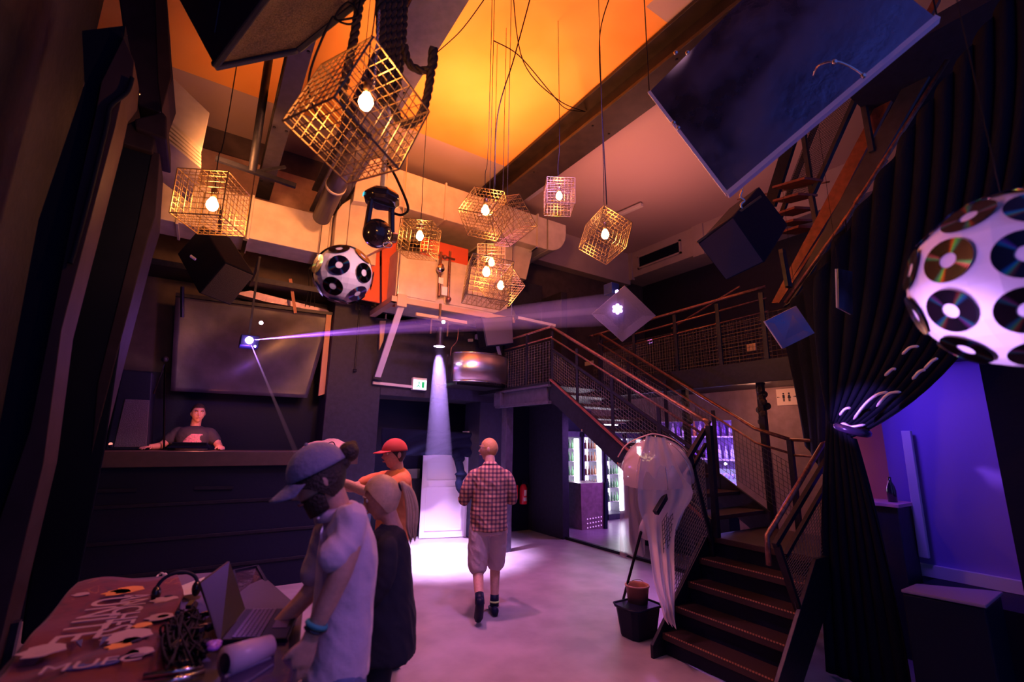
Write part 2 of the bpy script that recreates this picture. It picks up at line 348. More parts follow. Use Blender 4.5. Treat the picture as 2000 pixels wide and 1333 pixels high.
# ------------------------------------------------------------------ ductwork
def lbl_duct(name, loc, label): return thing(name, loc, label, 'duct')
Yd = 6.95
w = lbl_duct('air_duct', (0, Yd, 4.4), 'long square metal air duct with flange joints above the stage screen')
p1, p2, p3, p4 = at(305, 345, Y=Yd), at(722, 455, Y=Yd), at(722, 520, Y=Yd), at(305, 432, Y=Yd)
zt, zb = 5.0, 4.40
part(w, 'duct_body', M['duct'], lambda b: b.box((-1.4, Yd, zb), (1.95, Yd+.55, zt)), bevel=.008)
def flange(b, x): b.box((x, Yd-.03, zb-.03), (x+.03, Yd+.58, zt+.03))
for x in (-.62, .17, 1.22): part(w, 'flange_joint', M['duct'], lambda b: flange(b, x), bevel=.004)
for x in (.16, 1.10, 1.32):
    part(w, 'hanger_rod', M['chrome'], lambda b: (b.tube([(x, Yd-.05, zb-.06), (x, Yd-.05, 6.6)], .007, 6), b.box((x-.025, Yd-.06, zb-.07), (x+.025, Yd+.6, zb-.04))))
w = lbl_duct('air_duct', (3.6, 6.7, 5.5), 'large orange lit square duct behind the cluster of cage lamps')
A = [at(775, 312, Y=6.7), at(1076, 400, Y=6.7), at(1076, 489, Y=6.7), at(772, 403, Y=6.7)]
zt2, zb2 = 6.02, 5.38
xa, xb = 1.95, 5.15
part(w, 'duct_body', M['duct'], lambda b: b.box((xa, 6.7, zb2), (xb, 7.9, zt2)), bevel=.01)
for x in (2.95, 3.95, 4.9): part(w, 'flange_joint', M['duct'], lambda b: b.box((x, 6.67, zb2-.03), (x+.03, 7.93, zt2+.03)), bevel=.004)
def elbow(b):
    prof = []
    for k in range(9):
        a = -pi/2+pi*k/16*1.0; prof.append((xb+.03+.42*math.cos(a)+.0, 7.3, 5.80+.42*math.sin(a)))
    pts = [(xb+.03, 0, zt2), (xb+.03, 0, zb2)] + [(xb+.03+.45*math.sin(pi/2*k/6), 0, zb2+.45-.45*math.cos(pi/2*k/6)) for k in range(7)] + [(xb+.48, 0, zt2)]
    b.prism([(p[0], 6.7, p[2]) for p in pts], (0, 1.2, 0))
part(w, 'rounded_end', M['duct'], elbow, bevel=.006)
part(w, 'drop_bracket', M['duct'], lambda b: (b.prism([(4.2, 6.9, 5.38), (4.95, 6.9, 5.38), (4.8, 6.9, 4.75), (4.05, 6.9, 4.75)], (0, .66, 0)),))
for x in (4.35, 4.85): part(w, 'support_strap', M['chrome'], lambda b: b.bar((x, 6.62, 5.33), (x+.12, 7.5, 5.33), .05, .03), bevel=.004)
# round sided transition and vertical riser between the two ducts
w = lbl_duct('duct_riser', (1.9, 6.5, 5.3), 'vertical metal riser with a curved transition joining the two ducts')
part(w, 'riser', M['duct'], lambda b: b.prism([at(700, 318, Y=6.6), at(752, 306, Y=6.6), at(762, 402, Y=6.6), at(690, 392, Y=6.6)], (0, 1.0, 0)), bevel=.01)
def trans(b):
    pts = []
    for k in range(11):
        a = pi*k/10; pts.append(at(722-66*math.cos(a), 425-40*math.sin(a)*1.1, Y=6.75))
    pts += [at(776, 468, Y=6.75), at(715, 500, Y=6.75), at(650, 500, Y=6.75)]
    b.prism(pts, (0, .9, 0))
part(w, 'curved_transition', M['duct'], trans, bevel=.01)
# angled branch box top left
w = lbl_duct('angled_duct', (-.4, 5.4, 4.9), 'slanted square duct branch beside the top of the left columns')
part(w, 'duct_body', M['duct'], lambda b: b.prism([at(335, 148, Y=5.3), at(410, 220, Y=5.3), at(395, 292, Y=5.3), at(318, 222, Y=5.3)], (-.15, .8, -.22)), bevel=.01)
part(w, 'corrugated_skirt', M['duct'], lambda b: [b.prism([at(318, 228+9*i, Y=5.33), at(393, 296+9*i-i*2, Y=5.33), at(393, 301+9*i-i*2, Y=5.33), at(318, 233+9*i, Y=5.33)], (-.1, .7, -.1)) for i in range(5)])
# ------------------------------------------------------------------ air handling unit
AY = 6.6
w = thing('air_handling_unit', (3.0, AY, 3.8), 'big orange lit metal air handling box above the doorway', 'air handler')
a0 = at(780, 497, Y=AY); a1 = at(775, 580, Y=AY); a2 = at(868, 600, Y=AY)
xl = a0.x; zl = a1.z; zh = 4.62
part(w, 'access_panel', M['duct'], lambda b: b.box((xl, AY-.015, zl+.03), (2.84, AY, zh-.05)), bevel=.01)
part(w, 'cabinet', M['duct'], lambda b: b.box((xl-.02, AY, zl), (4.2, AY+1.0, zh)), bevel=.012)
part(w, 'access_panel', M['duct'], lambda b: b.box((2.98, AY-.015, zl+.03), (4.12, AY, zh-.2)), bevel=.01)
fm = mat('frame_ochre', (.62, .42, .28), .5, .2, bump=.1)
part(w, 'base_frame', fm, lambda b: (b.box((xl-.1, AY-.1, zl-.11), (4.3, AY-.02, zl-.02)), b.box((xl-.02, AY-.12, zl-.17), (xl+.13, AY-.02, zl+.02)), b.box((xl-.1, AY+1, zl-.11), (4.3, AY+1.06, zl-.02)), b.box((xl-.1, AY-.1, zl-.11), (xl, AY+1.0, zl-.02)), b.box((4.2, AY-.1, zl-.11), (4.3, AY+1.0, zl-.02))), bevel=.006)
def pipes(b):
    for x, z0, z1 in ((2.86, 3.95, 4.7), (3.02, 3.95, 4.75)):
        b.tube(crv([(x, AY-.08, z1), (x, AY-.08, z0+.3), (x+.01, AY-.06, z0)]), .022, 8)
    b.tube([(2.55, AY-.06, 4.66), (3.1, AY-.1, 4.62)], .02, 8)
    b.sphere((2.86, AY-.1, 4.45), .05, 10, 8); b.sphere((3.02, AY-.1, 3.93), .045, 10, 8); b.sphere((2.92, AY-.1, 4.62), .04, 10, 8)
part(w, 'pipework', M['rail'], pipes, smooth=True)
part(w, 'gauge', M['chrome'], lambda b: (b.tube([(2.85, AY-.14, 4.4), (2.85, AY-.08, 4.4)], .06, 16),), smooth=True)
part(w, 'tag_plate', M['white'], lambda b: (b.box((2.83, AY-.11, 4.16), (2.91, AY-.10, 4.26)), b.box((2.89, AY-.11, 3.98), (2.99, AY-.10, 4.12))))
for hx_ in (2.2, 4.25): part(w, 'hanger_rod', M['chrome'], lambda b: b.tube([(hx_, AY-.06, 3.7), (hx_, AY-.06, 6.6)], .008, 6))
redp = mat('red_board', (.62, .10, .04), .55, bump=.1)
w = thing('red_wallboard', (1.8, 7.5, 4.2), 'red board strips mounted behind the disc covered ball', 'panel')
part(w, 'board', redp, lambda b: b.prism([at(700, 520, Y=7.0), at(742, 482, Y=7.0), at(742, 592, Y=7.0), at(705, 585, Y=7.0)], (0, .04, 0)), bevel=.006)
part(w, 'board', redp, lambda b: b.prism([at(746, 480, Y=7.0), at(777, 468, Y=7.0), at(774, 600, Y=7.0), at(746, 594, Y=7.0)], (0, .04, 0)), bevel=.006)
part(w, 'board', redp, lambda b: b.box((2.7, 7.0, 4.62), (3.6, 7.05, 5.1)), bevel=.006)
# upper wall shelf, shadowed ledge above the screen
slab('trim_3', (-1.6, 7.55, 3.98), (1.54, 8.2, 4.06), M['steel'])
# diagonal brace + trunking + exit sign
w = thing('diagonal_brace', (2.1, 6.7, 3.0), 'pale lilac flat metal brace slanting down from the air handling box', 'brace')
ba, bb = at(783, 600, Y=6.55), at(737, 738, Y=7.45)
part(w, 'strip', mat('lilac_strip', (.66, .6, .76), .45), lambda b: b.bar(ba, bb, .10, .03, (0, 1, 0)), bevel=.004)
part(w, 'foot', M['steel'], lambda b: b.bar(bb+Vector((-.07, 0, 0)), bb+Vector((.07, 0, -.01)), .05, .05))
w = thing('orange_brace', (1.9, 7.3, 3.1), 'short orange lit vertical channel behind the lilac brace', 'brace')
part(w, 'strip', fm, lambda b: b.prism([at(743, 627, Y=7.45), at(754, 627, Y=7.45), at(749, 665, Y=7.45), at(741, 684, Y=7.45)], (0, .05, 0)))
w = thing('cable_trunking', (2.6, 7.5, 2.6), 'thin pink lit cable trunking running to the exit sign', 'trunking')
part(w, 'channel', M['offwhite'], lambda b: b.bar(at(728, 748, Y=7.55), at(812, 757, Y=7.55), .05, .045), bevel=.004)
w = thing('exit_sign', (3.2, 7.5, 2.6), 'lit white emergency exit sign with green running figure above the doorway', 'sign')
e0, e1 = at(808, 742, Y=7.5), at(832, 762, Y=7.5)
part(w, 'housing', M['white'], lambda b: b.box((e0.x-.01, 7.5, e1.z-.01), (e1.x+.01, 7.58, e0.z+.04)), bevel=.006)
em = emis('exit_sign_face', (.75, .9, 1.0), 2.2)
pn = part(w, 'lit_face', em, lambda b: b.box((e0.x, 7.49, e1.z), (e1.x, 7.5, e0.z)))
eg = emis('exit_green', (.05, .55, .2), 1.0); cx = (e0.x+e1.x)/2; cz = (e0.z+e1.z)/2
def runner(b):
    b.sphere((cx-.02, 7.487, cz+.04), .012, 8, 6); b.bar((cx-.02, 7.487, cz+.03), (cx-.03, 7.487, cz-.01), .006, .02); b.bar((cx-.03, 7.487, cz-.01), (cx-.06, 7.487, cz-.045), .006, .012)
    b.bar((cx-.03, 7.487, cz-.01), (cx, 7.487, cz-.045), .006, .012); b.box((cx+.03, 7.484, cz-.05), (cx+.075, 7.488, cz+.05)); b.bar((cx-.02, 7.487, cz+.02), (cx+.015, 7.487, cz+.01), .006, .008)
part(w, 'running_figure', eg, runner)
# conduit on pillar
w = thing('wall_conduit', (2.0, 7.5, 2.8), 'thin dark conduit dropping down the pillar left of the lilac brace', 'conduit')
part(w, 'pipe', M['steel'], lambda b: (b.tube([at(703, 600, Y=7.58), at(693, 722, Y=7.58)], .012, 6), b.tube([at(690, 724, Y=7.56), at(696, 724, Y=7.56)], .025, 6)))
# ================================================================== HANGING LAMPS AND EFFECTS
def cage_mesh(a=.30, n=8, r=.0019):
    mb = MB(); h = a/2
    for ax in range(3):
        for s in (-1, 1):
            for i in range(n+1):
                t = -h+a*i/n; rr = r*2.2 if i in (0, n) else r
                for o_ in (0, 1):
                    p = [0, 0, 0]; q = [0, 0, 0]; u, v_ = [(1, 2), (0, 2), (0, 1)][ax]
                    if o_: u, v_ = v_, u
                    p[ax] = q[ax] = s*h; p[u] = q[u] = t; p[v_] = -h; q[v_] = h
                    mb.tube([p, q], rr, 4, False)
    return mb
base = cage_mesh()
proto = thing('cage_pendant_lamp', (0, 0, 0), 'x', 'pendant lamp')
cg = base.build('wire_cage', M['wire'], proto)
bl = part(proto, 'light_bulb', M['bulb'], lambda b: b.lathe([(0, -.048), (.018, -.044), (.03, -.03), (.035, -.012), (.031, .008), (.02, .028), (.014, .042), (0, .044)], n=14), smooth=True)
so = part(proto, 'lamp_socket', M['wire'], lambda b: b.lathe([(0, .04), (.017, .04), (.019, .06), (.019, .10), (.008, .115), (0, .115)], n=12), smooth=True)
cd = part(proto, 'power_cord', M['cord'], lambda b: b.tube([(0, 0, .11), (0, 0, 1)], .0035, 5))
def lamp_copy(i, loc, rot, scale, top, label, bulb=True, offs=(0, 0, 0)):
    if i == 0: r, c, b_, s_, k = proto, cg, bl, so, cd
    else:
        r = proto.copy(); COL.objects.link(r)
        c, b_, s_, k = cg.copy(), bl.copy(), so.copy(), cd.copy()
        for x in (c, b_, s_, k): COL.objects.link(x); x.parent = r
    r.location = loc; r['label'] = label; r['group'] = 'cube cage lamps hanging over the dance floor'
    c.rotation_euler = rot; c.scale = (scale,)*3; c.location = offs
    k.scale = (1, 1, 1); k.location = (0, 0, 0)
    k.data = k.data.copy() if i == 0 else k.data
    mb = MB(); sx = random.uniform(-.012, .012)
    mb.tube(crv([(0, 0, .11), (sx, .004, .35), (-sx, 0, .7), (0, 0, top-loc[2])], 4), .0035, 5)
    if k is not cd or i == 0: k.data = mesh_of(mb, M['cord'])
    if not bulb: bpy.data.objects.remove(b_); bpy.data.objects.remove(s_)
    return r
def mesh_of(mb, m):
    me = bpy.data.meshes.new('m'); me.from_pydata(mb.v, [], mb.f); me.materials.append(m); return me
T = CZ
lamps = [
 ((715, 197), 2.25, (R(8), R(18), R(25)), 1.32, 'largest cube cage lamp, tipped on its corner beside the ropes', 1, (-.02, .02, -.08)),
 ((415, 398), 3.0, (0, 0, R(62)), 1.0, 'upright cube cage lamp farthest left, before the left ceiling beam', 1, (0, 0, 0)),
 ((820, 460), 4.4, (R(7), R(-7), R(50)), 1.0, 'cube cage lamp hanging in front of the corner of the air handling box', 1, (0, 0, -.05)),
 ((948, 410), 4.1, (R(20), R(22), R(45)), 1.0, 'tilted cube cage lamp topmost of the central cluster', 1, (0, 0, -.04)),
 ((990, 432), 4.3, (R(30), R(40), R(15)), 1.1, 'unlit cube cage tangled against the topmost lamp of the cluster', 0, (0, 0, 0)),
 ((960, 512), 5.2, (0, 0, R(45+12)), 1.0, 'upright cube cage lamp in the middle of the central cluster', 1, (0, 0, 0)),
 ((950, 530), 4.2, (R(6), R(-4), R(70)), 1.22, 'biggest cube cage lamp at the bottom of the central cluster', 1, (.01, 0, -.11)),
 ((978, 557), 4.9, (R(20), R(30), R(20)), 1.0, 'cube cage lamp partly hidden behind the biggest one of the cluster', 1, (0, 0, 0)),
 ((1092, 382), 5.0, (0, 0, R(45+14)), .98, 'small upright cube cage lamp nearest the end of the widest ceiling beam', 1, (0, 0, -.02)),
 ((1182, 457), 4.2, (R(22), R(10), R(80)), 1.02, 'tilted cube cage lamp farthest right, under the pink ceiling', 1, (0, 0, -.02)),
]
for i, (p, d, rot, sc, lb, bu, of) in enumerate(lamps):
    lamp_copy(i, at(*p, D=d), rot, sc, T, lb, bu, of)
# extra loose cables across the ceiling
def cable(pts, r, label, m_=None, name='cable', cat='cable', grp=None):
    return tag(MB().tube(crv(pts), r, 6).build(name, m_ or M['cord'], smooth=True), label, cat, grp)
zc = CZ-.12
cable([at(1000, -40, Z=zc), at(1022, 120, Z=zc-.5), at(1090, 195, Z=zc-.4), at(1142, 218, Z=zc)], .006, 'thin black cable looping from the ceiling to the widest beam')
cable([at(965, 80, Z=zc-.8), at(1015, 110, Z=zc-.5), at(1075, 180, Z=zc-.5), at(1105, 212, Z=zc-.3), at(1143, 218, Z=zc)], .006, 'second thin cable sagging under the orange ceiling to the beam')
cable([at(1040, -20, Z=zc-.3), at(1005, 110, Z=zc-1.0), at(972, 225, Z=zc-1.6), at(966, 370, D=4.2)], .006, 'thin cable hanging obliquely into the central lamp cluster')
cable([at(1200, -30, Z=zc), at(1172, 65, Z=zc-.5), at(1175, 200, Z=zc-1.2), at(1180, 300, D=4.4), at(1185, 400, D=4.2)], .006, 'thin cable dropping to the farthest right cage lamp')
cable([at(945, 0, Z=zc), at(900, 60, Z=zc-.1), at(852, 104, Z=zc-.1)], .006, 'short thin cable reaching the lilac beam')
cable([at(705, -5, D=2.6), at(690, 45, D=2.5), at(655, 35, D=2.5), at(680, 5, D=2.5), at(700, 30, D=2.5), at(660, 40, D=2.5), at(646, 40, D=2.5), at(605, 145, D=2.5), at(615, 215, D=2.5), at(680, 300, D=2.6)], .006, 'coiled black cable hanging beside the corner of the big speaker')
cable([at(755, 315, D=4.2), at(775, 350, D=4.2), at(797, 405, D=4.2), at(785, 420, D=4.2), at(765, 415, D=4.2)], .012, 'thick black power cable looping beside the moving head light')
# ------------------------------------------------------------------ ropes
def twisted(b, pts, r, turns_per_m=7, strands=3):
    P = crv(pts, 14); L = 0; us = None
    st = [[] for _ in range(strands)]
    t0 = (P[1]-P[0]).normalized(); u = t0.orthogonal().normalized()
    for i, p in enumerate(P):
        if i: L += (P[i]-P[i-1]).length
        t = (P[min(i+1, len(P)-1)]-P[max(i-1, 0)]).normalized(); u = (u-t*u.dot(t)).normalized(); w_ = t.cross(u)
        for k in range(strands):
            a = 2*pi*k/strands+L*turns_per_m*2*pi; st[k].append(p+(u*math.cos(a)+w_*math.sin(a))*r*.5)
    for s_ in st: b.tube(s_, r*.62, 7)
D0 = 2.75
def dense(pts, n=6): return crv(pts, n)
mb = MB(); twisted(mb, dense([at(708, -30, D=D0), at(692, 70, D=D0), at(676, 150, D=D0), at(670, 185, D=D0), at(690, 240, D=D0+.1), at(720, 268, D=D0+.1)]), .024)
tag(mb.build('rope', M['rope'], smooth=True), 'thick twisted dark rope strand hanging left of the rope bundle', 'rope')
mb = MB(); twisted(mb, dense([at(846, 95, D=D0), at(838, 170, D=D0), at(822, 225, D=D0), at(797, 243, D=D0), at(775, 225, D=D0), at(750, 130, D=D0)]), .024)
tag(mb.build('rope', M['rope'], smooth=True), 'thick twisted dark rope hanging in a loop right of the bundle', 'rope')
mb = MB(); twisted(mb, dense([at(790, 90, D=D0), at(800, 125, D=D0), at(825, 138, D=D0), at(846, 128, D=D0), at(848, 95, D=D0)]), .022)
tag(mb.build('rope', M['rope'], smooth=True), 'short twisted rope slung around the lilac beam', 'rope')
for k, (x0, x1, y1) in enumerate(((742, 741, 185), (754, 748, 205), (766, 757, 200), (778, 768, 190), (790, 774, 175), (760, 752, 150))):
    mb = MB(); twisted(mb, dense([at(x0, -40, D=D0+.05*k), at((x0+x1)/2+3, 80, D=D0+.05*k), at(x1, y1, D=D0+.05*k)]), .028)
    tag(mb.build('rope', M['rope'], smooth=True), 'dark twisted rope, %s in the thick vertical bundle by the lilac beam' % ('leftmost', 'second from left', 'fourth from left', 'fifth from left', 'rightmost', 'third from left, hindmost')[k], 'rope', 'rope bundle')
w = thing('hanging_chain', at(735, 60, D=2.6), 'thin metal chain carrying the largest cage lamp', 'chain')
def chain(b, p, q, n):
    for i in range(n):
        c = p.lerp(q, (i+.5)/n); l = (q-p).length/n*.62; ax = Vector((1, .2, 0)).normalized() if i % 2 else Vector((-.2, 1, 0)).normalized()
        b.tube([c+ax*.007*math.cos(a)+Vector((0, 0, 1))*l*math.sin(a) for a in [2*pi*k/10 for k in range(11)]], .0022, 5, False)
part(w, 'links', M['chrome'], lambda b: chain(b, at(741, 20, D=2.6), at(731, 165, D=2.35), 26), smooth=True)
# ------------------------------------------------------------------ disc covered balls
disc_m = mat('compact_disc', (.55, .5, .6), .22, 1.0)
nt, N, LK, b = nodes_of(disc_m)
tc = N.new('ShaderNodeTexCoord'); gr = N.new('ShaderNodeTexGradient'); gr.gradient_type = 'RADIAL'; LK.new(tc.outputs['UV'], gr.inputs[0])
mt = N.new('ShaderNodeMath'); mt.operation = 'FRACT'; mm = N.new('ShaderNodeMath'); mm.operation = 'MULTIPLY'; mm.inputs[1].default_value = 2; LK.new(gr.outputs['Fac'], mm.inputs[0]); LK.new(mm.outputs[0], mt.inputs[0])
K = (.05, .035, .07)
r = ramp(disc_m.node_tree, [(0, K), (.12, K), (.17, (.05, .3, .7)), (.21, (.1, .75, .35)), (.25, (.5, .12, .1)), (.30, K), (.60, (.03, .03, .05)), (.66, (.35, .1, .5)), (.70, (.05, .4, .6)), (.75, K), (1, K)])  # rainbow wedges paint the light sheen of a disc into its colour
LK.new(mt.outputs[0], r.inputs[0]); LK.new(r.outputs[0], b.inputs['Base Color'])
M['disc'] = disc_m; M['ballskin'] = mat('ball_white_shell', (.80, .70, .78), .5, bump=.1, scale=30)
M['ballback'] = mat('disc_silver', (.45, .4, .5), .3, .9)
def disc_mesh():
    me = bpy.data.meshes.new('disc'); bm = bmesh.new(); uv = bm.loops.layers.uv.new('UVMap'); n = 28
    lv = []
    for r_, z in ((.0205, 0), (.0205, .0012), (.06, .0012), (.06, 0)):
        lv.append([bm.verts.new((r_*math.cos(2*pi*k/n), r_*math.sin(2*pi*k/n), z)) for k in range(n)])
    for a in range(3):
        for k in range(n): bm.faces.new((lv[a][k], lv[a][(k+1) % n], lv[a+1][(k+1) % n], lv[a+1][k]))
    for f in bm.faces:
        for l in f.loops: l[uv].uv = (l.vert.co.x/.12, l.vert.co.y/.12)
    bmesh.ops.recalc_face_normals(bm, faces=bm.faces); bm.to_mesh(me); bm.free(); me.materials.append(disc_m); return me
DM = disc_mesh()
def fib_points(spec):
    out = []
    for lat, n, off in spec:
        for k in range(n): a = 2*pi*(k+off)/n; la = R(lat); out.append(Vector((math.cos(la)*math.cos(a), math.cos(la)*math.sin(a), math.sin(la))))
    return out
def cdball(loc, r, spec, label, rot, scale):
    w_ = thing('disc_ball', loc, label, 'disco ball')
    def shell(b):
        b.sphere(loc, r, 24, 16)
    part(w_, 'shell', M['ballskin'], shell)
    for v_ in fib_points(spec):
        v_ = rot @ v_
        o = bpy.data.objects.new('compact_disc', DM); COL.objects.link(o); o.parent = w_
        q = v_.to_track_quat('Z', 'Y') @ Euler((0, 0, random.uniform(0, 6.3))).to_quaternion()
        o.rotation_mode = 'QUATERNION'; o.rotation_quaternion = q; o.location = v_*(r*math.sqrt(1-(.06*scale/r)**2)*.2+r*.8+.0015); o.scale = (scale,)*3
    part(w_, 'suspension_wire', M['cord'], lambda b: (b.tube([loc+Vector((0, 0, r)), loc+Vector((.0, 0, CZ-loc.z))], .002, 5), b.lathe([(0, 0), (.006, 0), (.006, .025), (0, .025)], loc+Vector((0, 0, r)), 8)))
    return w_
cdball(at(671, 537, D=2.86), .172, [(90, 1, 0), (45, 5, 0), (2, 7, .5), (-42, 5, .1), (-88, 1, .2)], 'white ball studded with compact discs hanging above the stage', Euler((R(6), R(4), R(17))).to_matrix(), 1.0)
cdball(at(1992, 547, D=1.40), .262, [(72, 4, 0), (38, 9, .1), (5, 10, .45), (-28, 9, .1), (-60, 5, .55)], 'large white ball studded with compact discs at the right edge', Euler((R(10), R(-8), R(31))).to_matrix(), 1.12)
# ------------------------------------------------------------------ moving head light
c = at(742, 437, D=3.75)
w = thing('moving_head_light', c, 'black moving head stage light hanging below the curved duct', 'stage light')
gloss = mat('gloss_black', (.02, .015, .03), .12, .0, spec=.8)
def rotz(a): return Euler((0, 0, a)).to_matrix()
mb = MB(); top = c+Vector((0, 0, .17)); mb.lathe([(0, .0), (.12, .0), (.15, .03), (.15, .07), (.11, .11), (0, .11)], top, 8); mb.build('base_housing', gloss, w, bevel=.01)
part(w, 'yoke', gloss, lambda b: (b.bar(c+Vector((-.09, -.02, .18)), c+Vector((-.11, -.02, -.10)), .035, .07), b.bar(c+Vector((.09, .02, .18)), c+Vector((.11, .02, -.10)), .035, .07), b.bar(c+Vector((-.11, -.01, .17)), c+Vector((.11, .01, .17)), .06, .04)), bevel=.008)
mb = MB(); mb.sphere(c+Vector((-.02, -.02, -.10)), .115, 20, 14, (1, 1, 1.02)); mb.build('lamp_head', gloss, w, smooth=True)
part(w, 'front_ring', M['chrome'], lambda b: b.tube([c+Vector((.05, -.08, -.2))+Vector((.035*math.cos(a), .03*math.sin(a), -.01*math.sin(a))) for a in [2*pi*k/16 for k in range(17)]], .005, 6), smooth=True)
part(w, 'side_knob', M['wire'], lambda b: b.tube([c+Vector((.10, .0, -.09)), c+Vector((.145, .0, -.09))], .04, 14), bevel=.004)
part(w, 'control_panel', emis('panel_light', (.1, .7, .8), 1.2), lambda b: b.box(tuple(top+Vector((-.152, -.02, .03))), tuple(top+Vector((-.148, .02, .06)))))
part(w, 'mounting_pole', M['offwhite'], lambda b: b.tube([top+Vector((0, .02, .1)), top+Vector((0, .02, 1.9))], .02, 10), smooth=True)
# ------------------------------------------------------------------ spot lamp over the door
c = at(858, 640, Y=6.45)
w = thing('spot_lamp', c, 'small stage spot lamp shining straight down in front of the doorway', 'stage light')
lens = at(858, 676, Y=6.45)
part(w, 'clamp_frame', M['wire'], lambda b: (b.bar(c+Vector((-.14, 0, .12)), c+Vector((-.14, 0, -.12)), .015, .03), b.bar(c+Vector((.14, 0, .12)), c+Vector((.14, 0, -.12)), .015, .03), b.bar(c+Vector((-.14, 0, .12)), c+Vector((.14, 0, .12)), .015, .03), b.bar(c+Vector((0, 0, .12)), c+Vector((0, 0, .38)), .03, .03)))
mb = MB(); mb.lathe([(0, .30), (.05, .29), (.065, .2), (.065, .05), (.095, .0), (.095, -.012), (.085, -.012), (.075, .03), (0, .03)], lens, 20); mb.build('lamp_can', M['steel'], w, smooth=True)
part(w, 'glass_lens', M['lens'], lambda b: b.lathe([(0, -.008), (.082, -.008), (.082, .004), (0, .004)], lens, 24))
part(w, 'indicator_light', emis('indicator', (.9, .95, 1.0), 14), lambda b: b.sphere(c+Vector((.02, -.1, .07)), .028, 10, 8))
w = thing('light_bar', c+Vector((0, 0, .2)), 'pale horizontal bar the small spot lamp is clamped to', 'light bar')
part(w, 'bar', fm, lambda b: b.bar(at(812, 614, Y=6.5), at(911, 631, Y=6.5), .05, .05), bevel=.004)
# ------------------------------------------------------------------ laser projector with two apertures
lc = at(487, 665, Y=6.2)
w = thing('laser_projector', lc, 'small laser projector glowing violet in front of the stage screen', 'laser')
part(w, 'housing', M['black'], lambda b: b.box(tuple(lc+Vector((-.09, .03, -.06))), tuple(lc+Vector((.11, .30, .07)))), bevel=.01)
part(w, 'aperture', M['laser'], lambda b: b.sphere(lc, .042, 14, 10), smooth=True)
part(w, 'aperture', M['lens'], lambda b: b.sphere(at(498, 677, Y=6.2), .012, 10, 8), smooth=True)
part(w, 'status_light', M['lens'], lambda b: b.sphere(at(510, 631, Y=6.25), .022, 10, 8), smooth=True)
part(w, 'bracket', M['steel'], lambda b: (b.bar(lc+Vector((0, .2, .06)), Vector((lc.x, lc.y+.2, 3.97)), .025, .025), b.bar(Vector((lc.x, lc.y+.2, 3.965)), Vector((lc.x, 7.75, 3.965)), .03, .03)))
# ------------------------------------------------------------------ loudspeakers
def speaker(front, back, label, grp=None, name='loudspeaker', gm=None):
    """front: four world corners of the grille face; back: vector to the rear"""
    f = [Vector(p) for p in front]; ctr = sum(f, Vector())/len(f); back = Vector(back)
    w_ = thing(name, ctr, label, 'speaker', grp)
    part(w_, 'cabinet', M['black'], lambda b: b.prism(f, back), bevel=.012)
    n_ = back.normalized()
    g = [ctr+(p-ctr)*.93-n_*.012 for p in f]
    part(w_, 'grille', gm or M['grille'], lambda b: b.prism(g, n_*.014), bevel=.004)
    return w_, f, n_
# top left, nearly overhead
q = [at(418, 130, D=2.75), at(580, 97, D=2.9), at(712, -8, D=2.85), at(760, -120, D=2.7), at(560, -60, D=2.5)]
nrm = (q[1]-q[0]).cross(q[4]-q[0]).normalized()
if nrm.dot(q[0]-EYE) < 0: nrm = -nrm
bk = at(338, -20, D=3.05)-at(418, 130, D=2.75)
w, f, n_ = speaker(q, bk*1.3, 'huge black loudspeaker hanging nearest the camera at the top left', gm=mat('mesh_grille_copper', (.10, .065, .055), .35, .5, bump=.6, scale=120, var=.5))
part(w, 'edge_rim', M['black'], lambda b: [b.bar(q[i], q[(i+1) % 5], .04, .04) for i in range(5)], bevel=.01)
part(w, 'carry_handle', M['steel'], lambda b: b.bar(at(430, 70, D=2.8), at(440, 10, D=2.8), .06, .03))
# left stage speaker
f = [at(440, 512, Y=6.1), at(498, 537, Y=6.0), at(450, 597, Y=6.15), at(388, 573, Y=6.25)]
w, _, _ = speaker(f, at(395, 440, Y=6.6)-at(440, 512, Y=6.1), 'black loudspeaker tilted above the left end of the stage screen')
part(w, 'logo_plate', M['offwhite'], lambda b: b.bar(at(372, 500, Y=6.1), at(382, 507, Y=6.1), .05, .02))
for pp in ((430, 455, 428, 400), (356, 560, 356, 620)): part(w, 'mount_arm', M['steel'], lambda b: b.tube([at(pp[0], pp[1], Y=6.5), at(pp[2], pp[3], Y=6.6)], .02, 8))
# right speaker hanging under the stairs
f = [at(1362, 475, D=4.0), at(1432, 422, D=4.15), at(1495, 512, D=3.95), at(1418, 549, D=3.8)]
w, _, _ = speaker(f, at(1540, 440, D=4.5)-at(1495, 512, D=3.95), 'black loudspeaker tilted under the upper stairs at the right')
part(w, 'edge_highlight_bar', M['wire'], lambda b: b.bar(at(1361, 474, D=3.99), at(1486, 384, D=4.4), .012, .02))  # brass bar added to stand for the highlight along this edge
part(w, 'hanging_hook', M['chrome'], lambda b: (b.tube(crv([at(1450, 372, D=4.3), at(1446, 385, D=4.3), at(1454, 392, D=4.3), at(1447, 400, D=4.3), at(1450, 410, D=4.3)]), .01, 8), b.tube([at(1450, 372, D=4.3), at(1449, 300, D=4.6)], .004, 6)), smooth=True)
part(w, 'wall_arm', M['steel'], lambda b: b.bar(at(1527, 495, D=4.4), at(1538, 560, D=4.3), .03, .03))
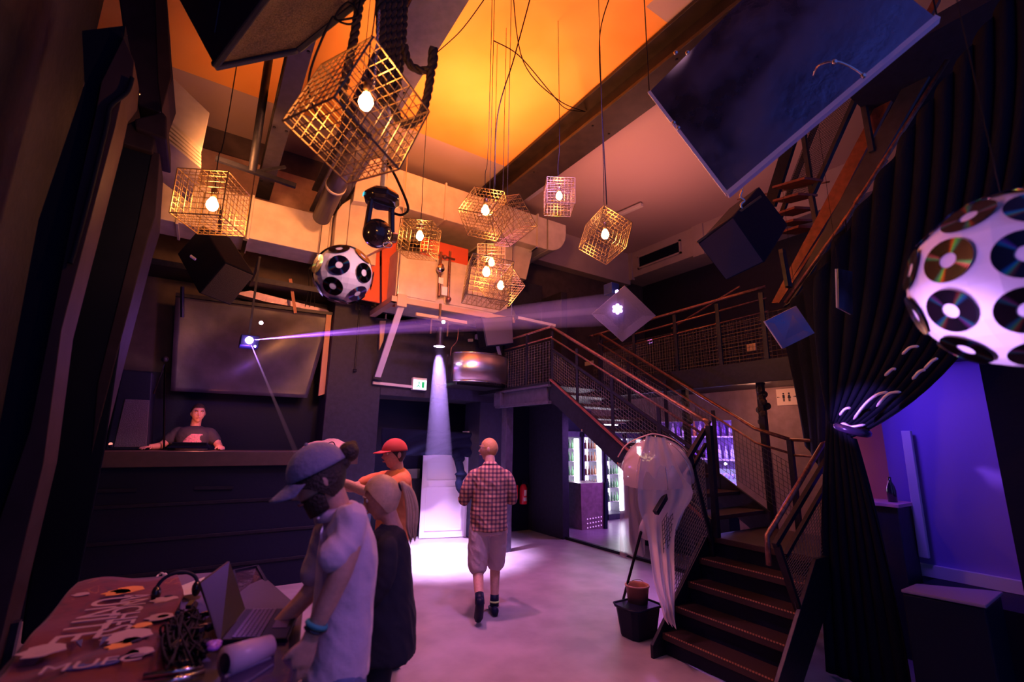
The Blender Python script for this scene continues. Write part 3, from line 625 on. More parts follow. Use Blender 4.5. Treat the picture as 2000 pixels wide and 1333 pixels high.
# small speaker over the steel hood
f = [at(940, 621, Y=6.5), at(1001, 617, Y=6.5), at(1004, 672, Y=6.4), at(950, 678, Y=6.4)]
w, _, _ = speaker(f, (.12, .45, .06), 'smaller black loudspeaker mounted over the curved steel hood')
part(w, 'top_wedge', M['grille'], lambda b: b.prism([at(938, 621, Y=6.5), at(1001, 600, Y=6.6), at(1012, 625, Y=6.5)], (.1, .4, .1)), bevel=.006)
part(w, 'mount_arm', MATS['lilac_strip'], lambda b: b.bar(at(972, 676, Y=6.7), at(978, 700, Y=6.8), .06, .02))
# fluorescent holder at the stair head
w = thing('tube_light_fitting', at(1045, 628, Y=6.4), 'unlit pinkish tube light fitting right of the smaller loudspeaker', 'light fitting')
part(w, 'fitting', M['offwhite'], lambda b: b.bar(at(1010, 621, Y=6.4), at(1084, 637, Y=6.2), .07, .05), bevel=.006)
part(w, 'end_cap', M['steel'], lambda b: b.bar(at(1005, 620, Y=6.42), at(1011, 621, Y=6.4), .08, .06))
w = thing('tube_light_fitting', at(1230, 410, Z=6.55), 'unlit tube light fitting on the pink ceiling behind the rightmost cage', 'light fitting')
part(w, 'fitting', M['offwhite'], lambda b: b.bar(at(1190, 428, Z=6.52), at(1254, 400, Z=6.52), .09, .07), bevel=.006)
# curved steel hood
w = thing('steel_hood', at(925, 745, Y=6.9), 'curved brushed stainless hood hanging left of the stair landing', 'hood')
hc = at(925, 745, Y=6.95); hr = .56
def hood(b):
    rows = []
    for z in (2.66, 3.12):
        rows.append([Vector((hc.x+hr*math.sin(a), hc.y-.1-hr*.75*math.cos(a), z)) for a in [R(-72+144*k/24) for k in range(25)]])
    b.grid(rows)
part(w, 'curved_panel', M['brushed'], hood, smooth=True, thick=.015)
part(w, 'rim', M['chrome'], lambda b: [b.tube([Vector((hc.x+hr*math.sin(a), hc.y-.1-hr*.75*math.cos(a), z)) for a in [R(-72+144*k/24) for k in range(25)]], .012, 6) for z in (2.66, 3.12)], smooth=True)
part(w, 'side_rail', M['chrome'], lambda b: (b.bar((hc.x-.56, hc.y-.1, 2.62), (hc.x-.56, hc.y-.1, 3.1), .03, .03), b.bar((hc.x-.48, hc.y-.3, 2.6), (hc.x-.48, hc.y-.3, 3.1), .02, .03)))
part(w, 'base_ledge', M['steel'], lambda b: (b.bar(at(852, 752, Y=7.2), at(975, 764, Y=7.2), .03, .03), b.bar(at(853, 700, Y=7.2), at(852, 752, Y=7.2), .02, .02), b.box((hc.x-.5, hc.y-.3, 2.6), (hc.x+.6, hc.y+.3, 2.64))))
part(w, 'feed_wire', M['rail'], lambda b: b.tube(crv([at(895, 640, Y=6.7), at(893, 665, Y=6.7), at(882, 680, Y=6.7), at(880, 695, Y=6.7)]), .006, 5), smooth=True)
w = thing('junction_box', at(924, 662, Y=7.5), 'pair of small boxes on the dark wall above the steel hood', 'box')
part(w, 'box', M['offwhite'], lambda b: (b.bar(at(915, 665, Y=7.5), at(923, 665, Y=7.5), .05, .05), b.bar(at(929, 658, Y=7.5), at(943, 660, Y=7.5), .07, .09)), bevel=.004)
# ------------------------------------------------------------------ mirror panels
mir = mat('scuffed_mirror', (.22, .20, .34), .28, .95)
nt, N, LK, b = nodes_of(mir); tc = N.new('ShaderNodeTexCoord'); n = N.new('ShaderNodeTexNoise'); n.inputs['Scale'].default_value = 3.2; n.inputs['Detail'].default_value = 6
LK.new(tc.outputs['Object'], n.inputs[0]); rr = ramp(mir.node_tree, [(.35, (.22,)*3), (.7, (.62,)*3)]); LK.new(n.outputs[0], rr.inputs[0]); LK.new(rr.outputs[0], b.inputs['Roughness'])
bp = N.new('ShaderNodeBump'); bp.inputs['Strength'].default_value = .25; bp.inputs['Distance'].default_value = .05; LK.new(n.outputs[0], bp.inputs['Height']); LK.new(bp.outputs[0], b.inputs['Normal'])
def panel(pts, label, m_=None, name='mirror_panel', t=.02, em_=None):
    f = [Vector(p) for p in pts]; nn = (f[1]-f[0]).cross(f[2]-f[0]).normalized()
    ctr = sum(f, Vector())/len(f)
    if nn.dot(ctr-EYE) < 0: nn = -nn
    w_ = thing(name, ctr, label, 'panel')
    part(w_, 'face', m_ or mir, lambda b: b.prism(f, nn*t*.5))
    part(w_, 'edge_trim', em_ or MATS['lilac_strip'], lambda b: b.prism([ctr+(p-ctr)*1.0+nn*t*.5 for p in f], nn*t*.5), bevel=.002)
    return w_, ctr, nn
# big ceiling reflector: rectangle fitted to its four corners
pA = at(1421, 381, D=2.9); pB = at(1831, 37, D=2.45); pC = at(1268, 180, D=3.3)
pD = pC+(pB-pA)
w, ctr, nn = panel([pA, pB, pD, pC], 'huge scuffed reflective sheet hanging tilted from the ceiling at the upper right', t=.05, em_=mat('lilac_edge', (.80, .68, .95), .4))
part(w, 'front_rim', MATS['lilac_edge'], lambda b: (b.bar(pA, pB, .045, .03), b.bar(pA, pC, .02, .02)))
part(w, 'handle_loop', M['chrome'], lambda b: (b.tube(crv([at(1588, 148, D=2.6), at(1600, 128, D=2.55), at(1630, 120, D=2.5), at(1660, 130, D=2.5), at(1688, 148, D=2.5)]), .006, 6), b.sphere(at(1630, 121, D=2.5), .015, 8, 6), b.sphere(at(1686, 148, D=2.5), .015, 8, 6)), smooth=True)
part(w, 'hook', M['chrome'], lambda b: [b.sphere(at(x, y, D=3.0), .014, 8, 6) for x, y in ((1316, 240), (1325, 250), (1343, 103), (1320, 103))], smooth=True)
part(w, 'hanging_wire', M['cord'], lambda b: (b.tube([pC, Vector((pC.x, pC.y, CZ))], .004, 5), b.tube([pB, Vector((pB.x, pB.y, CZ))], .004, 5), b.tube([pD, Vector((pD.x, pD.y, CZ))], .004, 5)))
scr = mat('frosted_panel', (.18, .13, .22), .55, .3, bump=.15, scale=60)
w, ctr, nn = panel([at(1220, 558, D=4.6), at(1281, 617, D=4.6), at(1216, 668, D=4.6), at(1156, 614, D=4.65)], 'diamond shaped panel showing a six petalled violet light dot', scr)
gl = emis('flower_light', (.62, .35, 1.0), 5.0)
def flower(b):
    c_ = at(1206, 604, D=4.57); ux = (at(1216, 604, D=4.57)-c_).normalized(); uy = Vector((0, 0, 1)); b.tube([c_, c_-nn*.002], .028, 14)
    for k in range(6):
        a = 2*pi*k/6+.5; p = c_+(ux*math.cos(a)+uy*math.sin(a))*.037; b.tube([p, p-nn*.002], .019, 12)
w = thing('laser_flower_dots', at(1206, 604, D=4.57), 'cluster of six glowing violet dots added as the laser light on the diamond panel', 'stage light'); part(w, 'glow_dots', gl, flower)  # emissive dots stand for the laser spot on the panel, no lamp
w = thing('indicator_lamp', at(1205, 567, D=5.2), 'tiny violet lamp glowing above the diamond panel', 'stage light'); part(w, 'lens', M['lens'], lambda b: b.sphere(at(1205, 570, D=5.2), .02, 10, 8), smooth=True); part(w, 'body', M['black'], lambda b: b.box(tuple(at(1205, 565, D=5.28)+Vector((-.06, .02, -.05))), tuple(at(1205, 565, D=5.28)+Vector((.06, .15, .08)))), bevel=.005)
w, ctr, nn = panel([at(1555, 598, D=3.6), at(1591, 651, D=3.6), at(1530, 681, D=3.55), at(1494, 628, D=3.6)], 'small square mirror tile tilted in front of the black drape edge')
part(w, 'hanging_wire', M['cord'], lambda b: b.tube([at(1555, 598, D=3.6), Vector((at(1555, 598, D=3.6).x, at(1555, 598, D=3.6).y, CZ))], .0015, 4))
w, ctr, nn = panel([at(1637, 525, D=3.3), at(1665, 531, D=3.5), at(1666, 615, D=3.5), at(1639, 601, D=3.3)], 'narrow mirror tile seen edge on against the dark drapes')
part(w, 'hanging_wire', M['cord'], lambda b: b.tube([at(1637, 525, D=3.3), Vector((at(1637, 525, D=3.3).x, at(1637, 525, D=3.3).y, 5.3))], .0015, 4))
# ================================================================== STAIRCASE AND GALLERY
tread_m = mat('checker_plate', (.06, .035, .035), .45, .5, bump=.0)
nt, N, LK, b = nodes_of(tread_m); tc = N.new('ShaderNodeTexCoord'); wv = N.new('ShaderNodeTexChecker'); wv.inputs['Scale'].default_value = 70
LK.new(tc.outputs['Object'], wv.inputs[0]); bp = N.new('ShaderNodeBump'); bp.inputs['Strength'].default_value = .6; bp.inputs['Distance'].default_value = .01; LK.new(wv.outputs[1], bp.inputs['Height']); LK.new(bp.outputs[0], b.inputs['Normal'])
nos_m = mat('painted_glint', (.55, .26, .14), .3, .7)  # orange metal colour standing for glints along the step edges
SX0, RUN, RISE = 3.47, .185, .175; YL, YR = 2.92, 1.97; XL = 4.21; LZ = .875; XR = 5.22
st = thing('staircase', (4.2, 3.0, 0), 'dark metal staircase with turned landing rising right then back', 'staircase')
for i in range(5):
    x = SX0+RUN*i; z = RISE*i
    part(st, 'riser', M['black'], lambda b: b.box((x+.035, YR, max(.01, z)), (x+.045, YL, z+RISE-.03)))  # black plates added to darken the open gaps between treads
for i in range(4):
    x = SX0+RUN*i; z = RISE*(i+1)
    part(st, 'tread', tread_m, lambda b: (b.box((x, YR, z-.035), (x+RUN+.06, YL, z)), b.box((x-.002, YR, z-.05), (x+.02, YL, z+.003))), bevel=.003)
    part(st, 'nosing_glint', nos_m, lambda b: [b.box((x-.005, YR+.02+.022*k, z-.004), (x+.004, YR+.034+.022*k, z+.006)) for k in range(41)])
part(st, 'landing_plate', tread_m, lambda b: b.box((SX0+RUN*4, YR, LZ-.05), (XR, YL, LZ)), bevel=.003)
U0 = YL; URUN, URISE, UN = .27, .1725, 10; UZ = LZ+URISE*UN
for i in range(UN-1):
    y = U0+URUN*i; z = LZ+URISE*(i+1)
    part(st, 'tread', tread_m, lambda b: b.box((XL, y, z-.04), (XR, y+URUN+.05, z)), bevel=.003)
TOPY = U0+URUN*(UN-1)
part(st, 'landing_plate', M['steel'], lambda b: b.box((XL-.04, TOPY, UZ-.06), (6.3, 7.5, UZ)), bevel=.004)
part(st, 'landing_frame', MATS['lilac_beam'], lambda b: (b.box((XL-.06, TOPY+.05, UZ-.30), (XL-.03, 6.75, UZ-.07)), b.box((XL-.10, TOPY-.02, UZ-.33), (XL-.03, 6.8, UZ-.29)), b.box((XL-.10, TOPY-.02, UZ-.08), (XL-.03, 6.8, UZ-.05)), b.box((XL-.12, 6.6, UZ-.3), (XL-.02, 6.8, UZ-.08))), bevel=.004)
# stringers
def stringer(y, b):
    b.prism([(SX0-.12, y, 0), (SX0+.16, y, 0), (SX0+.88, y, LZ-.26), (XR, y, LZ-.26), (XR, y, LZ), (SX0+.66, y, LZ), (SX0-.12, y, .10)], (0, .03, 0))
part(st, 'stringer', M['steel'], lambda b: stringer(YL, b), bevel=.003)
part(st, 'stringer', M['steel'], lambda b: stringer(YR-.03, b), bevel=.003)
for x in (XL-.03, XR):
    part(st, 'stringer', M['steel'], lambda b: b.prism([(x, U0-.05, LZ-.20), (x, U0-.05, LZ+.16), (x, TOPY-.02, UZ+.02), (x, TOPY+.05, UZ-.30), (x, TOPY-.12, UZ-.36)], (.03, 0, 0)), bevel=.003)
part(st, 'stringer_edge', M['redsteel'], lambda b: b.bar((XL-.05, U0, LZ+.15), (XL-.05, TOPY-.02, UZ+.02), .03, .02))
part(st, 'bolt', M['chrome'], lambda b: [b.sphere((XL-.05, U0+.5+k*.62, LZ+.22+k*.62*URISE/URUN), .016, 8, 6) for k in range(3)])
for z in (.0,):
    for x, y in ((XL+.0, YL-.02), (XR-.03, YL-.02), (XR-.03, YR)):
        part(st, 'support_leg', M['steel'], lambda b: b.box((x, y, 0), (x+.05, y+.05, LZ-.05)))
part(st, 'support_leg', MATS['lilac_beam'], lambda b: b.box((XL+.02, 6.62, 0), (XL+.16, 6.76, UZ-.06)), bevel=.006)
# handrails (measured from the floor)
def H(x, y, z): return Vector((x, y, z))
hl = [H(XL, 2.83, 1.00), H(XL, 2.83, 1.90), H(XL, 2.90, 1.985), H(XL, 3.0, 2.03), H(XL, TOPY+.02, 3.43)]
part(st, 'newel_post', M['steel'], lambda b: b.bar((XL, YL-.08, LZ), (XL, YL-.08, 1.92), .055, .055, (0, 1, 0)), bevel=.004)
part(st, 'handrail', M['rail'], lambda b: b.tube(crv([H(XL, 2.84, 1.80), H(XL, 2.84, 1.90), H(XL, 2.90, 1.99), H(XL, 3.04, 2.06), H(XL, TOPY+.02, 3.43)], 4), .022, 10), smooth=True)
part(st, 'handrail', M['rail'], lambda b: b.tube([H(XL, 2.90, 1.83), H(XL, TOPY+.02, 3.26)], .014, 8), smooth=True)
part(st, 'top_rail', M['steel'], lambda b: b.bar((XL, 2.92, 1.62), (XL, TOPY, 3.08), .03, .03))
def post2(x, y):
    z0 = LZ+(y-U0)*URISE/URUN
    part(st, 'post', M['steel'], lambda b: b.bar((x, y, z0-.05), (x, y-.0, z0+.93+.0), .012, .05, (0, 1, 0)))
for y in (3.45, 4.15, 4.8, TOPY): post2(XL, y); post2(XR, y)
part(st, 'mesh_panel', M['mesh'], lambda b: wiremesh(b, (XL, 2.92, 1.12), (XL, TOPY, 2.66), (XL, TOPY, 3.08), (XL, 2.92, 1.62), 60, 10, .0028))
sl = URISE/URUN
part(st, 'handrail', M['rail'], lambda b: b.tube([H(XR, 2.58, 1.80), H(XR, 2.95, 1.92), H(XR, TOPY+.05, 3.47)], .020, 10), smooth=True)
part(st, 'handrail', M['rail'], lambda b: b.tube([H(XR, 2.60, 1.66), H(XR, 2.95, 1.76), H(XR, TOPY+.05, 3.31)], .013, 8), smooth=True)
part(st, 'mesh_panel', M['mesh'], lambda b: wiremesh(b, (XR, 2.60, .98), (XR, TOPY, 2.62), (XR, TOPY, 3.15), (XR, 2.60, 1.55), 60, 10, .0028))
part(st, 'newel_post', M['steel'], lambda b: b.bar((XR, 2.58, LZ), (XR, 2.58, 1.80), .05, .05, (0, 1, 0)))
# landing return rails at the far right corner of the landing
part(st, 'handrail', M['rail'], lambda b: b.tube([H(XR, 2.58, 1.80), H(XR, 2.18, 1.78), H(4.95, 2.0, 1.72)], .018, 8), smooth=True)
part(st, 'handrail', M['rail'], lambda b: b.tube([H(XR, 2.58, 1.64), H(XR, 2.05, 1.62)], .012, 8), smooth=True)
# left rail of the short lower flight
part(st, 'handrail', M['steel'], lambda b: b.bar((XL, YL-.03, 1.88), (3.42, YL-.03, 1.14), .045, .045), bevel=.004)
part(st, 'handrail', M['steel'], lambda b: b.bar((XL, YL-.03, 1.74), (3.62, YL-.03, 1.18), .03, .03))
part(st, 'diagonal_post', M['steel'], lambda b: (b.bar((3.95, YL-.03, 1.62), (4.20, YL-.03, .80), .045, .03),))
part(st, 'mesh_panel', M['mesh'], lambda b: wiremesh(b, (3.50, YL-.03, .30), (4.16, YL-.03, .92), (4.16, YL-.03, 1.66), (3.50, YL-.03, 1.06), 22, 20, .0030))
# right rail of the lower flight
part(st, 'handrail', M['rail'], lambda b: b.tube([at(1502, 1105, Y=YR), at(1498, 1048, Y=YR), at(1607, 868, Y=YR), at(1616, 866, Y=YR)], .020, 10), smooth=True)
part(st, 'handrail', M['steel'], lambda b: (b.bar(at(1513, 1066, Y=YR), at(1622, 885, Y=YR), .035, .035), b.bar(at(1534, 1086, Y=YR), at(1640, 900, Y=YR), .03, .03)))
for pp in ((1517, 1065, 1567, 1215), (1612, 1010, 1632, 1080)): part(st, 'post', M['steel'], lambda b: b.bar(at(pp[0], pp[1], Y=YR), at(pp[2], pp[3], Y=YR), .05, .03))
ra, rb, rc, rd = at(1555, 1190, Y=YR), at(1660, 1060, Y=YR), at(1650, 905, Y=YR), at(1532, 1088, Y=YR)
part(st, 'mesh_panel', M['mesh'], lambda b: wiremesh(b, ra, rb, rc, rd, 26, 20, .0028))
# upper landing rail going back along the wall (left of the flight)
part(st, 'mesh_panel', M['mesh'], lambda b: wiremesh(b, (XL, TOPY, 2.56), (XL, 7.3, 2.56), (XL, 7.3, 3.22), (XL, TOPY, 3.22), 26, 16, .003))
part(st, 'handrail', M['rail'], lambda b: (b.tube([H(XL, TOPY, 3.43), H(XL, 7.4, 3.43)], .018, 8), b.tube([H(XL, TOPY, 3.27), H(XL, 7.4, 3.27)], .012, 8)), smooth=True)
for y in (6.0, 6.7): part(st, 'post', M['steel'], lambda b: b.bar((XL, y, UZ-.1), (XL, y, 3.44), .03, .05, (0, 1, 0)))
# gallery ------------------------------------------------------------
GX = 5.32
slab('floor_gallery', (GX, 1.0, 2.50), (9.6, 8.1, 2.64), M['steel'])
g = thing('gallery_railing', (GX, 4, 2.6), 'long mesh filled railing along the gallery behind the stairs', 'railing')
part(g, 'edge_beam', M['steel'], lambda b: b.box((GX-.04, 2.2, 2.44), (GX, 5.7, 2.70)), bevel=.004)
part(g, 'handrail', M['rail'], lambda b: b.tube(crv([(GX, 5.15, 3.26), (GX-.04, 5.62, 3.30), (GX+.10, 5.62, 3.46), (GX, 4.6, 3.58), (GX, 2.75, 3.50)][1:] if 0 else [(XR, TOPY+.2, 3.46), (GX, 5.45, 3.50), (GX, 2.72, 3.56)], 4), .020, 10), smooth=True)
part(g, 'handrail', M['rail'], lambda b: b.tube([(GX, 5.55, 3.33), (GX, 2.72, 3.42)], .013, 8), smooth=True)
part(g, 'handrail', M['rail'], lambda b: b.tube([(GX, 5.55, 3.18), (GX, 2.72, 3.26)], .010, 8), smooth=True)
for y in (5.5, 4.75, 4.0, 3.35, 2.78):
    part(g, 'post', M['steel'], lambda b: b.bar((GX, y, 2.5), (GX, y, 3.50), .03, .05, (0, 1, 0)))
part(g, 'mesh_panel', M['mesh'], lambda b: wiremesh(b, (GX, 5.5, 2.70), (GX, 2.72, 2.70), (GX, 2.72, 3.26), (GX, 5.5, 3.18), 64, 13, .0026))
part(g, 'mesh_panel', M['mesh'], lambda b: wiremesh(b, (GX+.9, 6.6, 2.70), (GX+.9, 2.0, 2.70), (GX+.9, 2.0, 3.5), (GX+.9, 6.6, 3.5), 70, 12, .003))
part(g, 'diagonal_rail', M['rail'], lambda b: b.tube([at(1312, 642, X=6.6), at(1445, 560, X=6.6)], .018, 8))
w = thing('gallery_column', (5.9, 4.4, 0), 'slim dark steel post under the gallery, left of the beige wall end', 'post')
part(w, 'shaft', M['steel'], lambda b: b.box((5.36, 3.93, 0), (5.43, 4.0, 2.5)), bevel=.004)
part(w, 'garland', M['hairdark'], lambda b: [b.sphere((5.40+random.uniform(-.04, .04), 3.96+random.uniform(-.04, .04), 1.85+.045*k), .045, 6, 5) for k in range(12)])
w = thing('gallery_column', (5.4, 2.95, 0), 'slim dark steel post wound with garland beside the toilet sign', 'post')
part(w, 'shaft', M['steel'], lambda b: b.box((5.36, 2.90, 0), (5.43, 2.97, 2.5)), bevel=.004)
part(w, 'garland', M['hairdark'], lambda b: [b.sphere((5.40+random.uniform(-.04, .04), 2.93+random.uniform(-.04, .04), 2.0+.045*k), .045, 6, 5) for k in range(12)])
# toilet sign
sg = thing('toilet_sign', (6.38, 3.15, 2.36), 'pale sign with man and woman toilet pictograms between two arrows', 'sign')
spl = at(1515, 761, X=6.38); spr = at(1558, 791, X=6.38)
sy0, sy1, sz0, sz1 = spr.y, spl.y, spr.z, spl.z
part(sg, 'board', mat('sign_cream', (.78, .62, .48), .6), lambda b: b.box((6.38, sy0, sz0), (6.398, sy1, sz1)), bevel=.002)
def picto(b):
    cy = (sy0+sy1)/2; cz_ = (sz0+sz1)/2; X = 6.377; hh = (sz1-sz0)
    for s_, skirt in ((.16, 0), (-.16, 1)):
        y = cy+s_*hh
        b.tube([(X, y, cz_+hh*.20), (X+.002, y, cz_+hh*.20)], hh*.055, 10)
        if skirt: b.prism([(X, y-hh*.045, cz_+hh*.13), (X, y+hh*.045, cz_+hh*.13), (X, y+hh*.10, cz_-hh*.08), (X, y-hh*.10, cz_-hh*.08)], (.002, 0, 0))
        else: b.box((X, y-hh*.065, cz_-hh*.06), (X+.002, y+hh*.065, cz_+hh*.13))
        for q_ in (-1, 1): b.box((X, y+q_*hh*.03-hh*.02, cz_-hh*.27), (X+.002, y+q_*hh*.03+hh*.02, cz_-hh*.06))
    for s_ in (-1, 1):
        y = cy+s_*hh*.45
        b.box((X, y-hh*.07, cz_-hh*.012), (X+.002, y+hh*.07, cz_+hh*.012)); b.prism([(X, y+s_*hh*.11, cz_), (X, y+s_*hh*.04, cz_+hh*.05), (X, y+s_*hh*.04, cz_-hh*.05)], (.002, 0, 0))
part(sg, 'pictogram', M['black'], picto)
w = thing('wall_socket', (5.25, 3.4, 2.75), 'small orange plate on the gallery floor behind the mesh', 'plate'); pq = at(1467, 679, X=5.9); part(w, 'plate', fm, lambda b: b.box((pq.x, pq.y-.06, pq.z-.05), (pq.x+.02, pq.y+.06, pq.z+.05)), bevel=.003)
w = thing('white_plate', at(1150, 712, X=5.7), 'small pinkish plate seen through the stair rail mesh', 'plate'); pq = at(1150, 710, X=6.2); part(w, 'plate', M['offwhite'], lambda b: b.box((pq.x, pq.y-.12, pq.z-.04), (pq.x+.02, pq.y+.12, pq.z+.04)), bevel=.003)
# ------------------------------------------------------------------ upper stair at the right
us = thing('upper_staircase', (5.6, 2.0, 3.4), 'red primed steel staircase climbing toward the camera at the upper right', 'staircase')
def bxx(b, x, p, q, w_, h_): b.bar(at(*p, X=x), at(*q, X=x), w_, h_, (1, 0, 0))
o1 = [(1534, 592), (1609, 487), (1649, 433), (1723, 319), (1850, 118)]
part(us, 'handrail', M['rail'], lambda b: b.tube([at(*p, X=5.3) for p in o1], .022, 8), smooth=True)
part(us, 'rail_sleeve', M['rail'], lambda b: [b.tube([at(x, y, X=5.3), at(x+12, y-18, X=5.3)], .03, 8) for x, y in ((1645, 440), (1717, 330), (1672, 398))])
part(us, 'stringer', M['redsteel'], lambda b: b.prism([at(1507, 592, X=5.6), at(1517, 592, X=5.6), at(1640, 392, X=5.6), at(1810, 60, X=5.6), at(1795, 40, X=5.6), at(1690, 245, X=5.6), at(1600, 415, X=5.6)], (.05, 0, 0)))
part(us, 'stringer', M['beam'], lambda b: b.prism([at(1530, 600, X=5.5), at(1545, 590, X=5.5), at(1652, 432, X=5.5), at(1865, 60, X=5.5), at(1835, 40, X=5.5), at(1630, 410, X=5.5)], (.04, 0, 0)))
part(us, 'stringer', M['redsteel'], lambda b: b.bar(at(1520, 592, X=5.55), at(1640, 410, X=5.55), .02, .03))
part(us, 'stringer', M['redsteel'], lambda b: b.bar(at(1617, 405, X=5.7), at(1830, 0, X=5.7), .05, .06))
part(us, 'stringer', M['steel'], lambda b: b.bar(at(1504, 403, X=6.3), at(1590, 130, X=6.3), .06, .16))
part(us, 'stringer', M['steel'], lambda b: b.bar(at(1518, 440, X=6.1), at(1610, 200, X=6.1), .05, .05))
for (p, q, x) in (((1568, 250), (1587, 384), 6.0), ((1585, 384), (1603, 482), 5.7), ((1680, 165), (1704, 298), 5.5), ((1527, 488), (1541, 562), 5.3), ((1676, 182), (1585, 384), 5.9)):
    part(us, 'post', M['beam'], lambda b: bxx(b, x, p, q, .05, .07), bevel=.004)
for i, (p, q) in enumerate((((1527, 394), (1578, 380)), ((1530, 420), (1572, 406)), ((1533, 440), (1570, 430)), ((1537, 456), (1580, 443)), ((1525, 368), (1590, 350)))):
    part(us, 'tread', M['redsteel'], lambda b: b.bar(at(*p, X=5.95), at(*q, X=5.75), .26, .03), bevel=.004)
part(us, 'mesh_panel', M['mesh'], lambda b: wiremesh(b, at(1530, 390, X=6.0), at(1585, 375, X=6.0), at(1680, 165, X=6.0), at(1590, 230, X=6.0), 20, 40, .0035))
part(us, 'pale_line', M['rail'], lambda b: b.tube([at(1440, 390, X=6.6), at(1620, 355, X=6.6)], .012, 6))
# dark mezzanine underside right of the stair
slab('wall_mezzanine', (4.9, -1.0, 5.3), (8.85, 1.6, 5.45), M['wall'])
# ------------------------------------------------------------------ drapes at the right
cl = M['blackcloth']
def drape(name, top, ctrl, bot, n, m_, folds, depth, label, cat='curtain', t0=0, nt_=26):
    rows = []
    for i in range(n+1):
        s_ = i/n; row = []
        A_, B_, C_ = (f(s_) for f in (top, ctrl, bot))
        for j in range(nt_+1):
            t = j/nt_; p = A_*(1-t)**2+B_*2*t*(1-t)+C_*t*t
            amp = depth*(1-.55*t)
            row.append(p+Vector((-1, 0, 0))*amp*(.5+.5*math.sin(s_*folds*2*pi+.6*math.sin(3*t+s_*7)))+Vector((0, 1, 0))*amp*.3*math.cos(s_*folds*2*pi))
        rows.append(row)
    mb_ = MB(); mb_.grid(rows); o = mb_.build(name, m_, smooth=True, thick=.006); return tag(o, label, cat)
def l2(a, b_): return lambda s_: a.lerp(b_, s_)
CX = 4.35
def toprail(s_):
    a_, b_, c_ = at(1596, 545, X=CX), at(1772, 262, X=CX), at(2080, -160, X=CX)
    return a_.lerp(b_, s_/.35) if s_ < .35 else b_.lerp(c_, (s_-.35)/.65)
drape('curtain', toprail, l2(Vector((CX, 1.86, 2.6)), Vector((CX-.05, .25, 2.35))), l2(at(1622, 828, X=CX), at(1640, 866, X=CX)), 150, cl, 12, .05, 'wide black drape swept sideways and gathered at the right')
drape('curtain', l2(at(1622, 822, X=CX), at(1640, 860, X=CX)+Vector((0, -.12, 0))), l2(Vector((CX, 2.0, 1.0)), Vector((CX, 1.5, 1.0))), l2(Vector((CX, 2.05, .01)), Vector((CX, 1.50, .01))), 70, cl, 7, .045, 'lower tail of the black drape hanging below its tie to the floor')
drape('curtain', l2(at(1528, 625, X=5.30), at(1660, 430, X=4.9)), l2(at(1550, 700, X=5.30), at(1680, 700, X=4.9)), l2(at(1575, 870, X=5.30), at(1650, 1000, X=4.9)), 60, cl, 5, .06, 'plain black drape hanging behind the gathered one beside the toilet sign')
tie = at(1648, 848, X=CX-.12)
w = thing('curtain_tieback', tie, 'shiny dark satin tieback gathering the black drape', 'tieback')
satin = mat('satin_black', (.05, .03, .12), .22, .3)
part(w, 'band', satin, lambda b: b.tube([tie+Vector((-.02, -.07, .03))+Vector((.1*math.cos(a), .09*math.sin(a), .03*math.sin(a))) for a in [2*pi*k/20 for k in range(21)]], .03, 8), smooth=True)
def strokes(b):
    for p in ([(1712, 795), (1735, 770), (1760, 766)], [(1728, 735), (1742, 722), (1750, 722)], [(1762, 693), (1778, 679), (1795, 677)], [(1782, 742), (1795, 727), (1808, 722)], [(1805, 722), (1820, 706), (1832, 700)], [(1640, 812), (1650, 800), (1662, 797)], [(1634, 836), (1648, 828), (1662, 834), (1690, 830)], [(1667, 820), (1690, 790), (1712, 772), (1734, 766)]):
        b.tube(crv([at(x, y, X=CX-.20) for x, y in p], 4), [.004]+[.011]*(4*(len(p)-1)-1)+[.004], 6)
part(w, 'light_streak', mat('streak_lilac', (.85, .75, 1.0), .3, .2), strokes, smooth=True)  # lilac strips stand for streaks of light across the drape
# ------------------------------------------------------------------ the violet lit side room
vio = mat('side_room_wall', (.26, .16, .62), .6, bump=.05, scale=5)
slab('wall_side_room', (5.6, .2, 0), (5.7, 1.88, 2.75), vio)
slab('wall_side_room_return', (5.6, 1.75, 0), (6.3, 1.85, 2.75), M['wallblue']) if 0 else None
slab('trim_4', (5.55, .2, .62), (5.6, 1.95, .72), MATS['lilac_strip'])
w = thing('pale_post', (5.5, 1.66, .7), 'pale violet lit door post at the edge of the side room', 'post')
part(w, 'post', MATS['lilac_strip'], lambda b: b.bar(at(1770, 842, X=5.52), at(1806, 1090, X=5.52), .07, .05, (1, 0, 0)), bevel=.006)
w = thing('wall_side_room_frame', (4.9, 1.0, 0), 'black frame around the side room opening', 'frame', kind='structure')
part(w, 'jamb', M['black'], lambda b: b.box((4.7, -.4, 0), (4.85, .93, 2.9)) )
part(w, 'head', M['black'], lambda b: (b.box((4.72, -.4, 2.62), (4.87, 1.9, 3.2)), b.box((4.70, .6, 2.70), (4.74, 1.3, 2.73))))
part(w, 'sill', M['black'], lambda b: b.box((4.95, .2, 0), (5.53, 1.64, .62)))
w = thing('side_counter', (5.8, 2.0, 0), 'dark cupboard with a pink top at the left of the side room', 'cupboard')
part(w, 'body', M['wallblue'], lambda b: b.box((5.2, 1.72, 0), (5.53, 2.3, 1.22)), bevel=.006)
part(w, 'top', mat('pink_top', (.7, .3, .5), .4), lambda b: b.box((5.17, 1.70, 1.22), (5.54, 2.3, 1.25)), bevel=.004)
w = thing('side_bottle', at(1741, 955, X=5.45), 'dark bottle standing on the pink cupboard top', 'bottle')
bt = Vector((5.36, 1.80, 1.25))
part(w, 'glass', gloss, lambda b: b.lathe([(0, 0), (.035, 0), (.037, .1), (.03, .14), (.013, .18), (.013, .22), (0, .22)], bt, 14), smooth=True)
